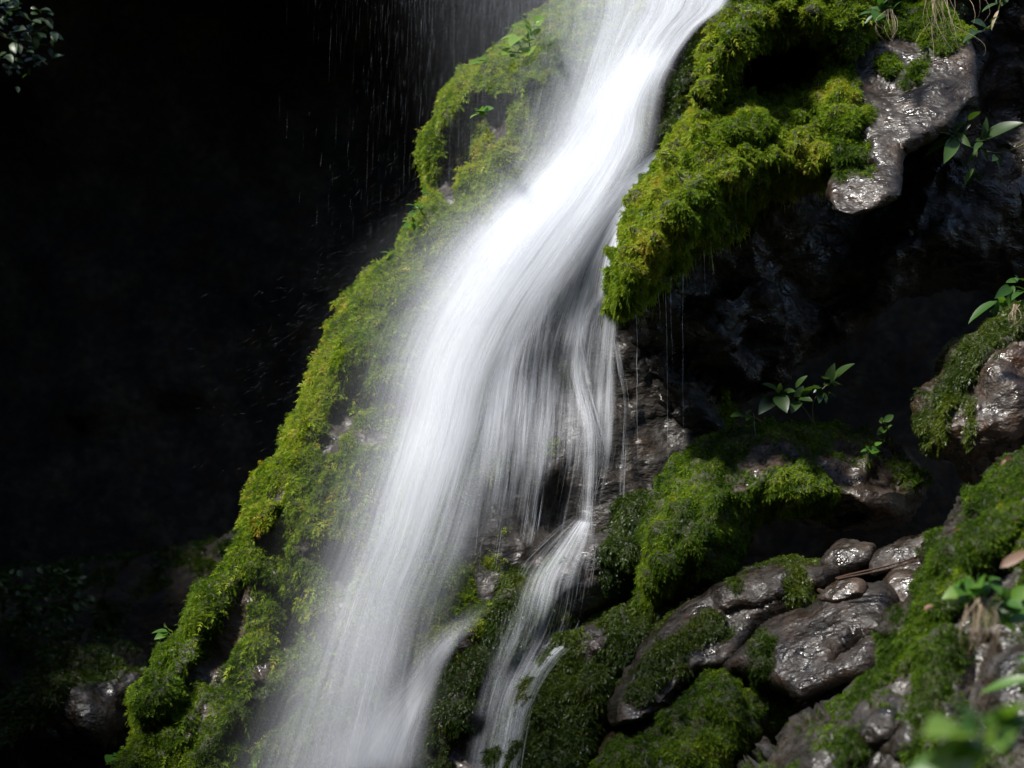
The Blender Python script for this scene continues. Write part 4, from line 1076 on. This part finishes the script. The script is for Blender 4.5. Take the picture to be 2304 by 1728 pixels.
# shrubs in the dark
def shrub(label, cx, cy, rx, ry, y, n, seed, ln=(20, 42), mat='darkleaf', tone=0.5):
    r = np.random.default_rng(seed)
    lv = []
    for _ in range(n):
        a, q_ = r.uniform(0, 2 * math.pi), math.sqrt(r.random())
        bx, by = cx + rx * q_ * math.cos(a), cy + ry * q_ * math.sin(a)
        an = r.normal(0.3, 0.7)
        l_ = r.uniform(*ln)
        lv.append(((bx, by), (bx + l_ * math.cos(an), by + l_ * math.sin(an))))
    st = [((cx - rx, cy - ry * 0.5), (cx, cy), (cx + rx * 0.8, cy + ry * (0.5 - k * 0.4))) for k in range(3)]
    return plant('dark_shrub', label, y, lv, st, mat, 'shrub', None, 0.5, tone, seed, 0.004, 0.02)


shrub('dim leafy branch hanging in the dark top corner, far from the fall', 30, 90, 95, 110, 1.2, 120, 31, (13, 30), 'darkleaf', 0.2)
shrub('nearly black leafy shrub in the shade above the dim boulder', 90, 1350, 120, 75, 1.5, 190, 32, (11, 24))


def shade_bough(cx, cy, cz, rx, ry, rz, n, seed):  # loose leaves added above the view only to dim the lower rocks
    r = np.random.default_rng(seed)
    VV, FF, TT, k = [], [], [], 0
    for _ in range(n):
        q_ = r.normal(0, 0.45, 3)
        b0 = np.array([cx + rx * q_[0], cy + ry * q_[1], cz + rz * q_[2]])
        d_ = r.normal(0, 1, 3); d_[2] *= 0.4; d_ /= np.linalg.norm(d_)
        v, f = leaf_geo(b0, b0 + d_ * r.uniform(0.08, 0.16), np.array([0.1, 0, 1.0]) + r.normal(0, 0.3, 3), 0.55, nseg=4)
        VV.append(v); FF.append(f + k); k += len(v); TT.append(np.full(len(v), r.random()))
    o = mesh_obj('shade_foliage', np.concatenate(VV), np.concatenate(FF), MAT['leaf'], None, True, {'tint': np.concatenate(TT)})
    tag(o, 'added leafy boughs, unseen high overhead, put there to shade the lower rocks', 'shade_foliage', kind='stuff')


shade_bough(-2.3, -2.0, 2.75, 1.7, 0.75, 0.25, 850, 61)


def blades(name, label, y, specs, parent=None, seed=0, rad=0.0009, cat='grass', mat='dry'):
    r = np.random.default_rng(seed)
    PT = []
    for (x0, y0, x1, y1) in specs:
        t = np.linspace(0, 1, 14)
        bow = r.normal(0, 16)
        px_ = x0 + (x1 - x0) * t + bow * np.sin(math.pi * t) + np.cumsum(r.normal(0, 0.6, 14))
        py_ = y0 + (y1 - y0) * t ** 0.9
        PT.append(P(px_, py_, y - 0.06 * np.sin(math.pi * t * 0.6) + r.normal(0, 0.02)))
    PT = np.array(PT)
    rd = (rad * r.uniform(0.6, 1.3, len(PT))[:, None]) * np.linspace(1, 0.25, 14)[None]
    o = tubes(name, PT, rd, np.zeros(rd.shape), mat, parent, 4)
    at = o.data.attributes.new('tint', 'FLOAT', 'POINT')
    at.data.foreach_set('value', np.repeat(r.random(len(PT)), 14 * 4).astype(np.float32))
    return tag(o, label, cat)


r = np.random.default_rng(5)
g1 = [(2095 + r.normal(20, 18), -30, 2120 + r.normal(5, 24), 50 + 90 * r.random()) for _ in range(22)]
blades('dry_grass', 'thick tuft of dry straw-coloured grass hanging over the black rock', -0.28, g1, seed=1)
g2 = [(2002 + r.normal(2, 4), 20, 2005 + r.normal(3, 9), 60 + 50 * r.random()) for _ in range(12)]
blades('dry_grass', 'thin wisp of dry grass hanging over the moss above the slick slab', -0.28, g2, seed=2)
blades('dry_grass', 'few long drooping stalks in the topmost dark corner', -0.24, [(2188, -30, 2206, 58), (2194, -30, 2198, 40), (2170, -20, 2190, 60), (2095, 60, 2100, 165), (2092, 50, 2095, 150), (2150, 60, 2215, 125)], seed=3, rad=0.0009)
g3 = [(2195 + r.normal(10, 14), 1345, 2195 + r.normal(10, 28), 1420 + 70 * r.random()) for _ in range(40)]
blades('dry_grass', 'blurred tuft of dry roots hanging below the pale-leaved plant on the near bank', -2.4, g3, seed=4)
g4 = [(2290 + r.normal(0, 8), 685, 2280 + r.normal(-6, 10), 730 + 14 * r.random()) for _ in range(10)]
blades('dry_grass', 'short dry rootlets on the crown of the tall lichen boulder', -0.8, g4, seed=5, rad=0.0009)
blades('twig', 'reddish-brown wet twig lying across the stones in the crevice', -0.98, [(1880, 1302, 2074, 1248), (1884, 1304, 2060, 1262)], seed=6, rad=0.006, cat='twig', mat='twig')
plant('fallen_leaf', 'small pale fallen leaf chip lying on the bank beside the crevice', -1.75, c5([((1690, 598), (1735, 575))]), [], 'deadleaf', width=0.35, tone=1.0, seed=41, cat='leaf')
plant('fallen_leaf', 'small orange fallen leaf on the bank moss, by the pale-leaved plant', -2.0, c5([((1560, 945), (1605, 925)), ((1570, 950), (1590, 930))]), [], 'deadleaf', width=0.4, tone=0.1, seed=42, cat='leaf')
plant('fallen_leaf', 'reddish fallen leaf caught at the top of the near bank', -1.7, c5([((1930, 270), (1905, 300)), ((1925, 265), (1960, 260))]), [], 'deadleaf', width=0.4, tone=0.1, seed=43, cat='leaf')
plant('fallen_leaf', 'large pinkish dead leaf lying on the near bank moss', -2.3, c5([((1905, 755), (2060, 672))]), [], 'deadleaf', width=0.28, tone=0.55, seed=44, cat='leaf')

# ------------------------------------------------------------------ light, sky, camera
sun_dir = np.array([-0.45, -0.24, 0.86]); sun_dir /= np.linalg.norm(sun_dir)
w = bpy.data.worlds.new('World')
scene.world = w
w.use_nodes = True
nt = w.node_tree
bg = nt.nodes['Background']
sky = nt.nodes.new('ShaderNodeTexSky')
sky.sky_type = 'NISHITA'
sky.sun_disc = False
sky.sun_elevation = math.asin(sun_dir[2])
sky.sun_rotation = math.atan2(sun_dir[0], sun_dir[1])
nt.links.new(sky.outputs[0], bg.inputs['Color'])
bg.inputs['Strength'].default_value = 0.13
sl_ = bpy.data.lights.new('sun', 'SUN')
sl_.energy = 5.0
sl_.angle = math.radians(6)
sl_.color = (1.0, 0.96, 0.9)
so = bpy.data.objects.new('sun', sl_)
from mathutils import Vector
so.rotation_euler = Vector(-sun_dir).to_track_quat('-Z', 'Y').to_euler()
so.location = tuple(sun_dir * 12)
col.objects.link(so)

cam = bpy.data.cameras.new('camera')
cam.lens = LENS
cam.sensor_width = 36
cam.clip_end = 200
cam.clip_start = 0.05
cam.dof.use_dof = True
cam.dof.focus_distance = 7.8
cam.dof.aperture_fstop = 2.6
co = bpy.data.objects.new('camera', cam)
co.location = (0, -D, 0)
co.rotation_euler = (math.radians(90), 0, 0)
col.objects.link(co)
scene.camera = co
scene.view_settings.view_transform = 'Standard'
scene.view_settings.look = 'None'
scene.view_settings.exposure = 0.65
scene.cycles.transparent_max_bounces = 24
scene.cycles.max_bounces = 4
scene.cycles.use_denoising = True
scene.cycles.use_adaptive_sampling = True
scene.cycles.adaptive_threshold = 0.04
